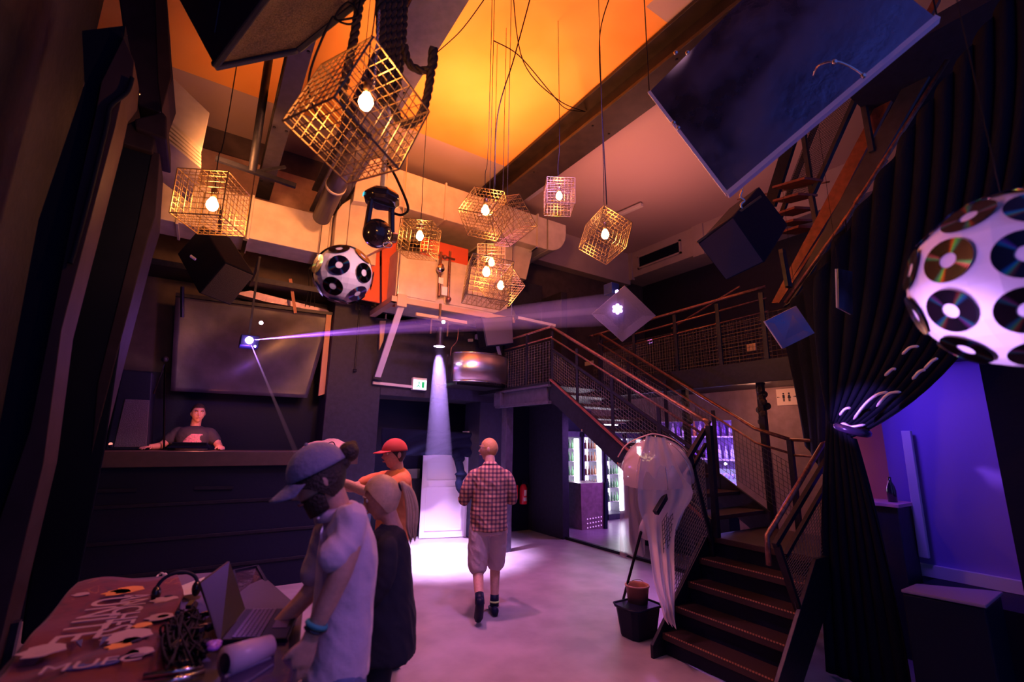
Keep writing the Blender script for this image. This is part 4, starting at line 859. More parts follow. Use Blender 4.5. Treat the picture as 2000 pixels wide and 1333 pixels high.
slab('wall_side_room_back', (6.2, 1.6, 0), (6.3, 2.6, 2.6), mat('magenta_wall', (.55, .18, .45), .6))
w = thing('black_bench', (4.2, 1.1, 0), 'black box bench with a violet top coloured as lit at the lower right', 'bench')
part(w, 'box', M['black'], lambda b: b.prism([at(1762, 1160, Z=.75), at(1925, 1190, Z=.75), at(1955, 1165, Z=.75), at(1790, 1150, Z=.75)], (0, 0, -.745)), bevel=.01)
part(w, 'top', mat('top_toned_as_lit', (.26, .2, .42), .4), lambda b: b.prism([at(1760, 1158, Z=.755), at(1927, 1190, Z=.755), at(1960, 1162, Z=.755), at(1790, 1146, Z=.755)], (0, 0, .02)), bevel=.006)  # violet colour stands for the light on the black bench top
# ================================================================== BAR
fri_m = emis('fridge_light', (.88, .80, 1.0), 5.5)
def bottle_profile(b, c_, h, r_): b.lathe([(0, 0), (r_, 0), (r_, h*.55), (r_*.4, h*.72), (r_*.38, h), (0, h)], c_, 8)
for k, x in enumerate((6.45, 7.12, 7.80, 8.45)):
    names = ('leftmost', 'second from left', 'third from left', 'rightmost')[k]
    w = thing('bottle_fridge', (x+.3, 8.3, 0), 'tall lit glass door bottle fridge in the bar, %s' % names, 'fridge', 'bottle fridges behind the bar')
    part(w, 'cabinet', MATS['lilac_beam'], lambda b: (b.box((x, 7.95, .03), (x+.05, 8.5, 1.95)), b.box((x+.57, 7.95, .03), (x+.62, 8.5, 1.95)), b.box((x, 7.95, .03), (x+.62, 8.5, .15)), b.box((x, 7.95, 1.83), (x+.62, 8.5, 1.95)), b.box((x, 8.45, .03), (x+.62, 8.5, 1.95))), bevel=.004)
    part(w, 'lit_back', fri_m, lambda b: b.box((x+.05, 8.42, .15), (x+.57, 8.44, 1.83)))
    part(w, 'light_tube', emis('fridge_tube', (.9, .85, 1.0), 9), lambda b: b.box((x+.44, 7.97, .2), (x+.56, 7.99, 1.8)))
    part(w, 'shelf', M['offwhite'], lambda b: [b.box((x+.05, 8.0, z), (x+.57, 8.4, z+.01)) for z in (.4, .7, 1.0, 1.3, 1.57)])
    bm_ = mat('bottle_brown', (.25, .10, .05), .2) if k % 2 else mat('bottle_green', (.10, .28, .12), .2)
    for z in (.41, .71, 1.01, 1.31, 1.58):
        for q in range(5):
            o = MB(); cc = Vector((x+.10+.09*q, 8.08, z)); bottle_profile(o, cc, .20, .028)
            tag(o.build('beer_bottle', bm_, smooth=True), '%s bottle on the %s shelf of the %s lit bar fridge' % (('leftmost', 'second', 'middle', 'fourth', 'rightmost')[q], {.41: 'bottom', .71: 'second lowest', 1.01: 'middle', 1.31: 'second highest', 1.58: 'top'}[z], names), 'bottle', 'beer bottles in the fridges')
w = thing('bar_flap', (6.4, 7.2, 0), 'purple lit wooden bar front panel with a grid of round holes', 'bar counter')
fp = [at(1134, 945, Y=7.35), at(1181, 943, Y=7.25), at(1181, 1038, Y=7.25), at(1137, 1048, Y=7.35)]
part(w, 'panel', mat('bar_wood', (.34, .17, .24), .4, bump=.1, scale=12, var=.3), lambda b: b.prism(fp, (.03, .5, 0)), bevel=.004)
dm = emis('hole_glow', (.7, .3, 1.0), 1.6)
def holes(b):
    for i in range(6):
        for j in range(4):
            u = .25+.6*i/5; v_ = .70+.25*j/3; p = fp[0].lerp(fp[1], u).lerp(fp[3].lerp(fp[2], u), v_)
            b.tube([p+Vector((0, -.004, 0)), p], .012, 10)
part(w, 'lit_hole', dm, holes)
part(w, 'side', M['black'], lambda b: b.prism([at(1182, 943, Y=7.2), at(1187, 945, Y=7.2), at(1187, 1035, Y=7.2), at(1182, 1038, Y=7.2)], (.03, .6, 0)))
w = thing('bar_counter', (6.6, 5.5, 0), 'black bar counter end behind the hanging veil', 'bar counter')
part(w, 'body', M['black'], lambda b: b.box((6.55, 4.2, .03), (7.1, 6.15, 1.08)), bevel=.01)
part(w, 'top', M['steel'], lambda b: b.box((6.5, 4.15, 1.08), (7.15, 6.2, 1.12)), bevel=.004)
# back bar shelves with bottles (right of the newel post)
w = thing('bottle_shelf', (8.6, 5.4, 1.2), 'wall shelves full of spirit bottles behind the bar', 'shelf')
for z in (1.42, 1.86): part(w, 'shelf', M['offwhite'], lambda b: b.box((8.5, 4.6, z), (8.85, 7.0, z+.03)), bevel=.003)
part(w, 'back_panel', mat('shelf_back', (.14, .08, .26), .5), lambda b: b.box((8.86, 4.4, .03), (8.9, 7.2, 2.4)))
ORD = 'leftmost second third fourth fifth sixth seventh eighth ninth tenth eleventh twelfth thirteenth fourteenth fifteenth sixteenth rightmost'.split()
cols = [mat('bottle_clear', (.65, .6, .75), .1), mat('bottle_amber', (.6, .25, .08), .15), mat('bottle_violet', (.3, .15, .6), .15)]
for z in (1.45, 1.89):
    for q in range(17):
        o = MB(); h = random.uniform(.24, .33); bottle_profile(o, Vector((8.66, 4.7+.135*q, z)), h, .038)
        tag(o.build('spirit_bottle', random.choice(cols), smooth=True), '%s spirit bottle from the left on the %s wall shelf behind the bar' % (ORD[16-q], 'lower' if z < 1.6 else 'upper'), 'bottle', 'spirit bottles on the bar shelves')
w = thing('glass_rack', (8.3, 5.2, .9), 'blue lit rack of glasses under the bottle shelves', 'rack')
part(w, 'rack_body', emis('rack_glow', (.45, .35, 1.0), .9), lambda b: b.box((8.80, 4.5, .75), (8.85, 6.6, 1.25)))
glm = mat('glass_lilac', (.75, .65, .95), .1, alpha=.6)
for q in range(22):
    for r_ in range(3): part(w, 'glass', glm, lambda b: b.lathe([(.02, 0), (.035, .1), (.032, .1), (.018, .004)], (8.6, 4.6+.085*q, .78+.15*r_), 8), smooth=True)
part(w, 'lamp', M['lens'], lambda b: [b.sphere((8.6, y, 1.36), .025, 8, 6) for y in (4.9, 5.5)])
w = thing('bar_ceiling_lights', (7.5, 6, 2.3), 'short white tube lights under the dark bar ceiling', 'light')
part(w, 'tube', emis('tube_white', (.95, .85, 1.0), 5), lambda b: (b.bar(at(1167, 830, Y=7.0), at(1206, 831, Y=7.0), .03, .02), b.bar(at(1245, 829, Y=7.0), at(1275, 829, Y=7.0), .03, .02), b.bar(at(1118, 796, Y=7.0), at(1120, 797, Y=7.0), .03, .03)))
w = thing('pendant_bar_lamp', at(1270, 843, X=7.5), 'small violet glowing pendant lamp over the bar', 'pendant lamp')
part(w, 'shade', emis('violet_pendant', (.6, .2, 1.0), 2.5), lambda b: b.lathe([(0, 0), (.05, .0), (.035, .12), (.01, .14), (0, .14)], at(1270, 848, X=7.5), 12), smooth=True)
part(w, 'cord', M['cord'], lambda b: b.tube([at(1270, 848, X=7.5)+Vector((0, 0, .13)), at(1270, 848, X=7.5)+Vector((0, 0, .6))], .006, 6))
# crowd control mesh hung off landing etc. handled by the stair
# ------------------------------------------------------------------ umbrella with veil, buckets
ub = at(1283, 905, D=4.45)
def U(x, y, d=0): return at(x, y, D=4.45+d)
w = thing('clear_umbrella', ub, 'open clear dome umbrella tied to the stair rail', 'umbrella')
clear = mat('clear_vinyl', (.92, .70, .74), .14, alpha=.48, spec=.8)
def dome(b):
    R_ = .355; rows = []
    ax = Euler((R(6), R(-9), 0)).to_matrix()
    for j in range(13):
        th = R(96)*j/12
        row = []
        for k in range(41):
            a = 2*pi*k/40; sc = 1-.05*abs(math.cos(4*a))*math.sin(th)
            row.append(U(1283, 930)+ax @ Vector((R_*1.05*math.sin(th)*math.cos(a)*sc, R_*.95*math.sin(th)*math.sin(a)*sc, .36*math.cos(th))))
        rows.append(row)
    b.grid(rows)
part(w, 'canopy', clear, dome, smooth=True)
def ribs(b):
    ax = Euler((R(6), R(-9), 0)).to_matrix()
    for q in range(8):
        a = 2*pi*q/8+.2
        b.tube([U(1283, 930)+ax @ Vector((.372*math.sin(R(96)*j/10)*math.cos(a), .337*math.sin(R(96)*j/10)*math.sin(a), .36*math.cos(R(96)*j/10))) for j in range(11)], .003, 5)
part(w, 'rib', M['chrome'], ribs, smooth=True)
part(w, 'shaft', M['chrome'], lambda b: b.tube([U(1280, 851), U(1292, 1000)], .006, 8), smooth=True)
part(w, 'rim', mat('veil_pink', (.95, .62, .55), .8, alpha=.85), lambda b: b.tube(crv([U(1207, 893), U(1225, 868, -.1), U(1262, 851, -.1), U(1285, 849, 0), U(1320, 862), U(1345, 885, .1)], 6), .006, 6), smooth=True)
def star(b):
    for k in range(60):
        a = random.uniform(0, 6.28); r_ = random.uniform(0, .09)
        b.sphere(U(1262, 893, .1)+Vector((math.cos(a)*r_*1.2, 0, math.sin(a)*r_*.45)), .006, 5, 4)
part(w, 'fairy_lights', emis('fairy_glow', (1.0, .6, .3), 2.2), star)
veil = mat('tulle_veil', (.95, .78, .78), .9, alpha=.74, sheen=.4)
veil2 = mat('tulle_veil_thin', (.85, .72, .85), .9, alpha=.40, sheen=.4)
def ribbon(b, L_, R_, dd, folds, amp, n=28, cols_=24):
    Lc, Rc = crv([at(x, y, D=d) for x, y, d in L_], 8), crv([at(x, y, D=d) for x, y, d in R_], 8)
    def samp(c_, t): f = t*(len(c_)-1); i = min(int(f), len(c_)-2); return c_[i].lerp(c_[i+1], f-i)
    rows = []
    for i in range(n+1):
        t = i/n; p, q = samp(Lc, t), samp(Rc, t); rows.append([p.lerp(q, k/cols_)-fwd*amp*(.3+.7*t)*math.sin(folds*2*pi*k/cols_+2*math.sin(4*t)) for k in range(cols_+1)])
    b.grid(rows)
d0 = 4.15
mb = MB(); ribbon(mb, [(1262, 852, d0), (1250, 900, d0), (1245, 980, d0), (1262, 1040, d0), (1275, 1130, 3.9), (1290, 1180, 3.8), (1300, 1215, 3.8)], [(1300, 856, d0), (1330, 925, d0), (1352, 965, d0), (1318, 1030, d0), (1316, 1140, 3.9), (1318, 1190, 3.8), (1322, 1228, 3.8)], 0, 3, .035)
tag(mb.build('veil', veil, smooth=True), 'long pink white tulle veil draped over the clear umbrella to the steps', 'veil')
mb = MB(); ribbon(mb, [(1207, 905, 4.5), (1208, 960, 4.5), (1210, 1010, 4.5), (1212, 1088, 4.5)], [(1250, 900, 4.4), (1252, 980, 4.4), (1258, 1020, 4.4), (1262, 1086, 4.4)], 0, 3, .03)
tag(mb.build('veil', veil2, smooth=True), 'thin sheer veil panel hanging left of the main pink one', 'veil')
mb = MB(); ribbon(mb, [(1290, 915, 4.35), (1270, 980, 4.3), (1248, 1025, 4.2), (1250, 1052, 4.2)], [(1350, 930, 4.3), (1350, 965, 4.3), (1330, 1020, 4.2), (1310, 1060, 4.2)], 0, 2.5, .03)
tag(mb.build('veil', veil, smooth=True), 'short veil piece wrapped over the lower stair handrail', 'veil')
mb = MB(); mb.tube([at(1252, 1040, D=4.15), at(1209, 1203, Z=0.0)], .013, 8)
tag(mb.build('stick', M['cord'], smooth=True), 'thin black stick leaning beside the buckets', 'stick')
w = thing('black_tub', (3.55, 3.32, 0), 'black plastic tub on the floor against the bottom step', 'bucket')
bc = Vector((3.42, 3.24, 0)); bc = at(1252, 1252, Z=0)+Vector((.07, .09, 0))
part(w, 'body', M['black'], lambda b: b.loft([[bc+Vector(((.145+.04*t)*sx*1.0, (.11+.03*t)*sy, .26*t)) for sx, sy in ((1, .6), (.8, 1), (-.8, 1), (-1, .6), (-1, -.6), (-.8, -1), (.8, -1), (1, -.6))] for t in (0, .5, 1)]), bevel=.006)
part(w, 'rim', M['black'], lambda b: b.tube([bc+Vector((.195*sx, .15*sy, .26)) for sx, sy in ((1, .6), (.8, 1), (-.8, 1), (-1, .6), (-1, -.6), (-.8, -1), (.8, -1), (1, -.6), (1, .6))], .012, 6), smooth=True)
w = thing('orange_bucket', (3.5, 3.3, .25), 'orange brown round bucket standing in the black tub', 'bucket')
oc = bc+Vector((.06, .05, .20))
part(w, 'body', mat('orange_plastic', (.55, .24, .16), .45), lambda b: b.lathe([(0, 0), (.085, 0), (.108, .20), (.115, .20), (.115, .215), (.105, .215), (.10, .19), (.08, .02), (0, .02)], oc, 24), smooth=True)
part(w, 'handle', M['chrome'], lambda b: b.tube([oc+Vector((.112*math.cos(a), .02, .2+.05*math.sin(a))) for a in [pi*k/12 for k in range(13)]], .003, 5), smooth=True)
# ================================================================== LEFT SIDE COLUMNS
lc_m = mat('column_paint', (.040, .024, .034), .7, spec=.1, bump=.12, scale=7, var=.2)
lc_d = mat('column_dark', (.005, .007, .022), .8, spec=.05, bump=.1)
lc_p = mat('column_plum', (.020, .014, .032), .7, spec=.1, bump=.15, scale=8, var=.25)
def pr(b, pts, Y, vec=(0, .3, 0)): b.prism([at(x, y, Y=Y) for x, y in pts], vec)
w = thing('wall_left_column', (-.6, 2.6, 0), 'pale plum wall strip with a cable channel, second strip from the left edge', 'column', kind='structure')
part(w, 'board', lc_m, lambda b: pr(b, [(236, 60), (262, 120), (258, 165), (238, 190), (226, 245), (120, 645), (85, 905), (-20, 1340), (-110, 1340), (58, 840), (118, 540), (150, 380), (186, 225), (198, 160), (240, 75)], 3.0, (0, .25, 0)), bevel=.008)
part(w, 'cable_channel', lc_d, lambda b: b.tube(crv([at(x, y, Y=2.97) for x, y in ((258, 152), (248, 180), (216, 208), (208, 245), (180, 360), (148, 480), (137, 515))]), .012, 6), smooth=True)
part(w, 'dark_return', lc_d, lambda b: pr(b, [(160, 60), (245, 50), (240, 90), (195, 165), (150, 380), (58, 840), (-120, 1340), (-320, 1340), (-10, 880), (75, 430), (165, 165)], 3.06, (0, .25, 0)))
w = thing('wall_left_pillar', (-.5, 4.0, 0), 'dark square pillar with a stepped capital at the left', 'pillar', kind='structure')
part(w, 'shaft', lc_d, lambda b: pr(b, [(215, 280), (298, 300), (270, 440), (205, 880), (130, 1260), (40, 1260), (95, 880), (175, 440)], 4.0, (-.1, .5, 0)), bevel=.01)
part(w, 'side_toned_as_lit', lc_p, lambda b: pr(b, [(297, 296), (312, 300), (304, 420), (288, 470), (232, 680), (178, 890), (190, 750), (268, 440)], 3.99, (0, .4, 0)), bevel=.006)  # lighter plum puts the light on this side into the colour
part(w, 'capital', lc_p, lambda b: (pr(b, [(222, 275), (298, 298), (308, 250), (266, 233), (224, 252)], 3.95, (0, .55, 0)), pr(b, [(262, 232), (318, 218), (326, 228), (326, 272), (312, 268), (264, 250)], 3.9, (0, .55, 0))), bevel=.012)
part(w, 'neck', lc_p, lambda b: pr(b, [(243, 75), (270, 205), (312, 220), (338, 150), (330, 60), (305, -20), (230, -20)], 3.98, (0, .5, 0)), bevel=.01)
part(w, 'strip', lc_m, lambda b: pr(b, [(302, -10), (326, -10), (335, 150), (316, 216), (308, 160)], 3.97, (0, .5, 0)), bevel=.006)
part(w, 'bolt', M['chrome'], lambda b: [b.sphere(at(x, y, Y=3.94), .009, 8, 6) for x, y in ((247, 70), (273, 184))])
w = thing('leaning_board', (-.9, 4.6, 0), 'narrow pinkish board leaning against the left end of the stage front', 'board')
part(w, 'board', lc_m, lambda b: b.prism([at(136, 945, Y=5.0), at(148, 945, Y=5.0), at(75, 1318, Y=5.0), at(64, 1318, Y=5.0)], (0, .04, 0)))
# rear left detail behind the stage
w = thing('pa_stack', (-1.1, 7.3, .4), 'tall black loudspeaker stack standing behind the left end of the stage counter', 'speaker')
part(w, 'cabinet', M['black'], lambda b: b.prism([at(238, 722, Y=7.0), at(298, 728, Y=7.0), at(290, 880, Y=7.0), at(205, 880, Y=7.0)], (0, .5, 0)), bevel=.015)
part(w, 'grille', M['grille'], lambda b: b.prism([at(244, 780, Y=6.99), at(292, 782, Y=6.99), at(286, 874, Y=6.99), at(222, 874, Y=6.99)], (0, .02, 0)), bevel=.004)
w = thing('lamp_arm', at(312, 735, Y=7.2), 'small black lamp head on a stand behind the stage counter', 'lamp')
part(w, 'arm', M['steel'], lambda b: (b.tube([at(300, 770, Y=7.2), at(322, 712, Y=7.2), at(320, 900, Y=7.2)], .012, 6), b.sphere(at(322, 702, Y=7.2), .04, 8, 6)), smooth=True)
# ------------------------------------------------------------------ stage screen
w = thing('stage_screen', at(490, 690, Y=8.0), 'wrinkled dark projection cloth stretched above the stage', 'screen')
def scrn(b):
    a, b2, c, d = at(343, 578, Y=7.75), at(648, 617, Y=7.75), at(600, 778, Y=7.75), at(333, 764, Y=7.75)
    rows = []
    for i in range(25):
        t = i/24; rows.append([a.lerp(d, t).lerp(b2.lerp(c, t), k/30)+Vector((0, .10*math.sin(k/30*5+t*3)*math.sin(t*pi)*math.sin(k/30*pi), 0)) for k in range(31)])
    b.grid(rows)
part(w, 'cloth', mat('screen_cloth', (.065, .055, .10), .35, bump=.25, scale=5, var=.35, detail=8), scrn, smooth=True, thick=.006)
part(w, 'top_bar', M['steel'], lambda b: b.bar(at(343, 576, Y=7.74), at(650, 614, Y=7.74), .05, .05))
part(w, 'side_post', mat('post_orange', (.55, .28, .16), .5), lambda b: b.prism([at(638, 612, Y=7.72), at(648, 613, Y=7.72), at(634, 770, Y=7.72), at(622, 774, Y=7.72)], (0, .05, 0)))
part(w, 'pleated_valance', mat('valance', (.55, .38, .55), .4, .3, bump=.4, scale=18), lambda b: b.prism([at(458, 573, Y=7.9), at(520, 590, Y=7.9), at(645, 612, Y=7.9), at(640, 606, Y=7.9), at(490, 568, Y=7.9)], (0, .2, 0)))
part(w, 'hanger_strap', mat('strap_red', (.45, .16, .10), .5), lambda b: b.bar(at(567, 545, Y=7.7), at(577, 612, Y=7.7), .045, .01))
w = thing('stage_cables', at(600, 560, Y=7.6), 'loose black cables hanging above the stage screen', 'cable')
part(w, 'cables', M['cord'], lambda b: [b.tube(crv([at(x, 500+k*8, Y=7.6), at(x+3, 560, Y=7.6), at(x-4+k*3, 600, Y=7.6)]), .006, 5) for k, x in enumerate((600, 606, 612, 708, 716))], smooth=True)
w = thing('wire_rack', at(698, 600, Y=7.5), 'small black metal frame hanging below the disc ball beside the pillar', 'frame')
part(w, 'frame', M['steel'], lambda b: (b.bar(at(697, 575, Y=7.4), at(695, 606, Y=7.4), .02, .03), b.bar(at(704, 572, Y=7.4), at(702, 606, Y=7.4), .02, .03), b.bar(at(640, 583, Y=7.4), at(745, 598, Y=7.4), .04, .04)))
# black back wall behind the performer
slab('wall_stage_back', (-2.9, 8.1, .4), (1.54, 8.2, 2.6), M['black'])
slab('floor_stage', (-2.9, 6.66, 0), (1.54, 8.15, .42), M['black'])
# ------------------------------------------------------------------ stage counter
w = thing('stage_counter', (.3, 6.6, 0), 'long black panelled counter in front of the stage', 'counter')
part(w, 'front', M['black'], lambda b: (b.box((-1.55, 6.55, 0), (1.62, 6.62, 1.42)), b.box((-1.55, 6.62, 0), (-1.5, 7.0, 1.42)), b.box((1.57, 6.62, 0), (1.62, 7.0, 1.42))), bevel=.004)
part(w, 'top', mat('counter_brown', (.07, .045, .04), .5, bump=.1, scale=12, var=.2), lambda b: b.box((-1.6, 6.46, 1.40), (1.79, 7.12, 1.565)), bevel=.006)
for z in (.28, .62, .98): part(w, 'plank_line', M['steel'], lambda b: b.box((-1.55, 6.535, z), (1.62, 6.55, z+.035)), bevel=.003)
for xx in ((172, 960, 267, 958), (380, 954, 456, 953)): part(w, 'brass_strip', M['steel'], lambda b: b.bar(at(xx[0], xx[1], Y=6.53), at(xx[2], xx[3], Y=6.53), .01, .035))
w = thing('mixing_desk', (.1, 6.9, 1.57), 'low black music console on the stage counter before the performer', 'console')
part(w, 'body', M['black'], lambda b: b.prism([at(325, 876, Y=6.75), at(412, 877, Y=6.75), at(405, 866, Y=6.75), at(338, 865, Y=6.75)], (0, .3, 0)), bevel=.006)
part(w, 'edge_strip', M['steel'], lambda b: b.bar(at(336, 865, Y=6.74), at(404, 866, Y=6.74), .008, .012))
w = thing('red_lamp', at(216, 869, Y=6.7), 'tiny glowing red indicator at the left end of the stage counter', 'lamp'); part(w, 'lens', emis('red_dot', (1, .25, .2), 1.5), lambda b: b.sphere(at(216, 868, Y=6.7), .018, 8, 6)); part(w, 'base', M['black'], lambda b: b.sphere(at(216, 872, Y=6.7), .022, 8, 6))
# jacket lying on the counter
w = thing('folded_jacket', at(640, 878, Y=6.8), 'cream and lilac folded jacket lying on the right end of the stage counter', 'jacket')
def jacket(b):
    rows = []
    for i in range(25):
        t = i/24; xx = 1.17+.62*t; hh = .035+.115*math.sin(pi*min(1, t*1.02))**.6*(.75+.35*t)
        rows.append([Vector((xx+.01*math.sin(9*k), 6.86+.20*math.cos(pi*k/16)*-1*(.5+.5*math.sin(pi*t)), 1.567+hh*math.sin(pi*k/16)*(1+.13*math.sin(14*t+k*.7)))) for k in range(17)])
    b.grid(rows)
part(w, 'body_fabric', mat('cream_fabric', (.85, .52, .36), .85, bump=.5, scale=12, sheen=.3), jacket, smooth=True, thick=.01)
part(w, 'sleeve', mat('lilac_fabric', (.5, .42, .68), .8, bump=.4, scale=14), lambda b: b.tube(crv([(1.60, 6.72, 1.60), (1.70, 6.72, 1.61), (1.76, 6.80, 1.60)]), [.03]+[.038]*15+[.03], 10), smooth=True)
part(w, 'strap', M['cord'], lambda b: b.tube(crv([(1.40, 6.62, 1.575), (1.43, 6.64, 1.66), (1.50, 6.66, 1.68), (1.53, 6.64, 1.60), (1.48, 6.62, 1.575), (1.58, 6.62, 1.57)]), .007, 6), smooth=True)
# ------------------------------------------------------------------ door, drape over it, extinguisher, notice
w = thing('door_1', (4.3, 8.1, 0), 'white panelled door standing ajar', 'door', kind='structure')
dA, dB = Vector((3.46, 8.22, .01)), Vector((4.24, 7.98, .01)); dn = (dB-dA).cross(Vector((0, 0, 1))).normalized()
def dq(u0, u1, z0, z1, o, t):
    p = dA.lerp(dB, u0); q = dA.lerp(dB, u1)
    return [p+dn*o+Vector((0, 0, z0)), q+dn*o+Vector((0, 0, z0)), q+dn*(o-t)+Vector((0, 0, z0)), p+dn*(o-t)+Vector((0, 0, z0)), p+dn*o+Vector((0, 0, z1)), q+dn*o+Vector((0, 0, z1)), q+dn*(o-t)+Vector((0, 0, z1)), p+dn*(o-t)+Vector((0, 0, z1))]
part(w, 'leaf', M['white'], lambda b: b.hexa(dq(0, 1, 0, 1.86, 0, .04)), bevel=.004)
sgn = 1 if dn.dot(EYE-dA) > 0 else -1
part(w, 'panel_moulding', M['white'], lambda b: [b.hexa(dq(u0, u1, z0, z1, sgn*o, -.0+.012)) for (u0, u1, z0, z1, o) in ((.10, .92, .12, .14, .012), (.10, .92, .86, .88, .012), (.10, .12, .12, .88, .012), (.90, .92, .12, .88, .012), (.10, .92, .98, 1.0, .012), (.10, .92, 1.74, 1.76, .012), (.10, .12, .98, 1.75, .012), (.90, .92, .98, 1.75, .012))], bevel=.002)
slab('door_2_frame', (4.24, 8.0, 0), (4.28, 8.2, 1.9), M['white'])
w = thing('door_drape', (3.4, 7.55, 1.9), 'black cloth swagged across the doorway and knotted at its right', 'curtain')
def swag(b):
    rows = []
    L0, R0 = at(744, 836, Y=7.56), at(918, 846, Y=7.56)
    for i in range(15):
        t = i/14; row = []
        for k in range(41):
            s_ = k/40; top = L0.lerp(R0, s_); x_ = 744+174*s_
            yb = 893-8*s_ if s_ < .35 else 890+ (s_-.35)*(-12) ; 
            if s_ > .35: yb = 890-14*math.sin((s_-.35)/.65*pi)*.3+4*s_
            bot = at(x_, yb, Y=7.56); row.append(top.lerp(bot, t)+Vector((0, -.04+.035*math.sin(10*s_+5*t+2*s_*t*6), 0)))
        rows.append(row)
    b.grid(rows)
part(w, 'swag', cl, swag, smooth=True, thick=.01)
kp = at(897, 896, Y=7.5)
part(w, 'knot', cl, lambda b: (b.sphere(kp, .10, 12, 10, (1.1, .7, .8)), b.sphere(kp+Vector((-.07, 0, .07)), .08, 10, 8)), smooth=True)
part(w, 'tail', cl, lambda b: b.tube(crv([at(895, 900, Y=7.5), at(900, 925, Y=7.5), at(897, 945, Y=7.5), at(903, 968, Y=7.5)]), [.07]*8+[.10, .11, .09, .08, .07, .06, .06, .07]+[.07]*4+[.06, .05, .04, .03, .02][:5], 10), smooth=True)
w = thing('notice_board', at(798, 935, Y=8.0), 'pale olive notice sheet on the dark wall behind the ponytail', 'notice'); q0, q1 = at(776, 917, Y=8.73), at(818, 953, Y=8.73)
part(w, 'sheet', mat('olive_paper', (.42, .42, .26), .7), lambda b: b.box((q0.x, 8.72, q1.z), (q1.x, 8.745, q0.z)))
part(w, 'low_cabinet', M['steel'], lambda b: b.box((q0.x, 8.45, 0), (q1.x+.1, 8.72, 1.0)), bevel=.006)
w = thing('fire_extinguisher', (5.0, 7.5, .8), 'red fire extinguisher on the dark wall right of the man in the plaid shirt', 'fire extinguisher')
ex = at(1022, 985, Y=7.9)
redx = mat('extinguisher_red', (.75, .02, .05), .3, emit=0)
part(w, 'cylinder', redx, lambda b: b.lathe([(0, 0), (.07, 0), (.075, .02), (.075, .30), (.05, .36), (.02, .38), (0, .38)], ex, 20), smooth=True)
part(w, 'valve', M['black'], lambda b: (b.box(tuple(ex+Vector((-.02, -.02, .38))), tuple(ex+Vector((.02, .02, .43)))), b.bar(ex+Vector((-.06, 0, .42)), ex+Vector((.05, 0, .45)), .02, .015)))
part(w, 'hose', M['black'], lambda b: b.tube(crv([ex+Vector((.02, -.02, .41)), ex+Vector((.10, -.02, .36)), ex+Vector((.10, -.02, .15)), ex+Vector((.085, -.02, .06))]), .011, 6), smooth=True)
part(w, 'label', M['white'], lambda b: b.loft([[ex+Vector((.0765*math.sin(a), -.0765*math.cos(a), z)) for a in [R(-30+60*k/8) for k in range(9)]]+[ex+Vector((.07*math.sin(R(30)), -.07*math.cos(R(30)), z))] for z in (.06, .13)]+[], cap=False))
part(w, 'label', M['white'], lambda b: b.loft([[ex+Vector((.0765*math.sin(a), -.0765*math.cos(a), z)) for a in [R(-22+44*k/8) for k in range(9)]] for z in (.16, .27)], cap=False))
w = thing('red_wall_box', at(1008, 965, Y=7.9), 'small red box on the wall beside the fire extinguisher', 'box'); part(w, 'box', redx, lambda b: b.box(tuple(at(1003, 975, Y=7.95)), tuple(at(1012, 948, Y=7.95)+Vector((0, .06, 0)))), bevel=.005); part(w, 'symbol', M['white'], lambda b: b.box(tuple(at(1006, 968, Y=7.94)), tuple(at(1009, 956, Y=7.94)+Vector((0, .005, 0)))))
# ------------------------------------------------------------------ foreground table and what lies on it
TZ = .96
w = thing('work_table', (-.1, 2.2, 0), 'dark covered table in the left foreground under the flag and laptop', 'table')
part(w, 'top', mat('table_dark', (.06, .045, .08), .5, bump=.1), lambda b: b.prism([at(150, 1138, Z=TZ), at(500, 1112, Z=TZ), at(592, 1192, Z=TZ), at(578, 1333, Z=TZ), at(560, 1560, Z=TZ), at(-220, 1560, Z=TZ)], (0, 0, -.04)), bevel=.006)
for p in ((-.62, 3.1), (.2, 3.2), (.28, 1.4), (-.5, 1.4)):
    part(w, 'leg', M['steel'], lambda b: b.box((p[0], p[1], 0), (p[0]+.05, p[1]+.05, TZ-.04)))
# red flag: pattern of gold and white blotches on red
fl = mat('red_flag', (.50, .02, .04), .75, bump=.15, scale=18, sheen=.2)
nt, N, LK, b = nodes_of(fl); tc = N.new('ShaderNodeTexCoord'); n = N.new('ShaderNodeTexNoise'); n.inputs['Scale'].default_value = 2.3; n.inputs['Detail'].default_value = 3; n.inputs['Distortion'].default_value = 1.2
LK.new(tc.outputs['UV'], n.inputs[0]); rr = ramp(fl.node_tree, [(0, (.04, .003, .012)), (.33, (.06, .003, .012)), (.42, (.13, .003, .012)), (.64, (.14, .004, .014)), (.68, (.32, .09, .02)), (.71, (.13, .004, .014))])
n.inputs['Scale'].default_value = 5.0
LK.new(n.outputs[0], rr.inputs[0]); LK.new(rr.outputs[0], b.inputs['Base Color'])
w = thing('printed_flag', at(200, 1240, Z=TZ+.02), 'red printed football flag with white lettering spread over the table', 'flag')
def flag_pt(u, v_):   # u across (left->right), v toward camera
    a, b2, c, d = (152, 1143), (345, 1132), (335, 1345), (-60, 1400)
    x = (a[0]*(1-u)+b2[0]*u)*(1-v_)+(d[0]*(1-u)+c[0]*u)*v_; y = (a[1]*(1-u)+b2[1]*u)*(1-v_)+(d[1]*(1-u)+c[1]*u)*v_
    if u > .85: x += 14*math.sin(v_*9)
    p = at(x, y, Z=TZ+.015); p.z += .012*math.sin(7*u+5*v_)+.010*math.sin(17*v_+3*u)+.012
    return p
me = None
mb = MB(); rows = [[flag_pt(k/30, i/36) for k in range(31)] for i in range(37)]; mb.grid(rows); fo = mb.build('cloth', fl, w, smooth=True, thick=.004)
uvl = fo.data.uv_layers.new(name='UVMap'); 
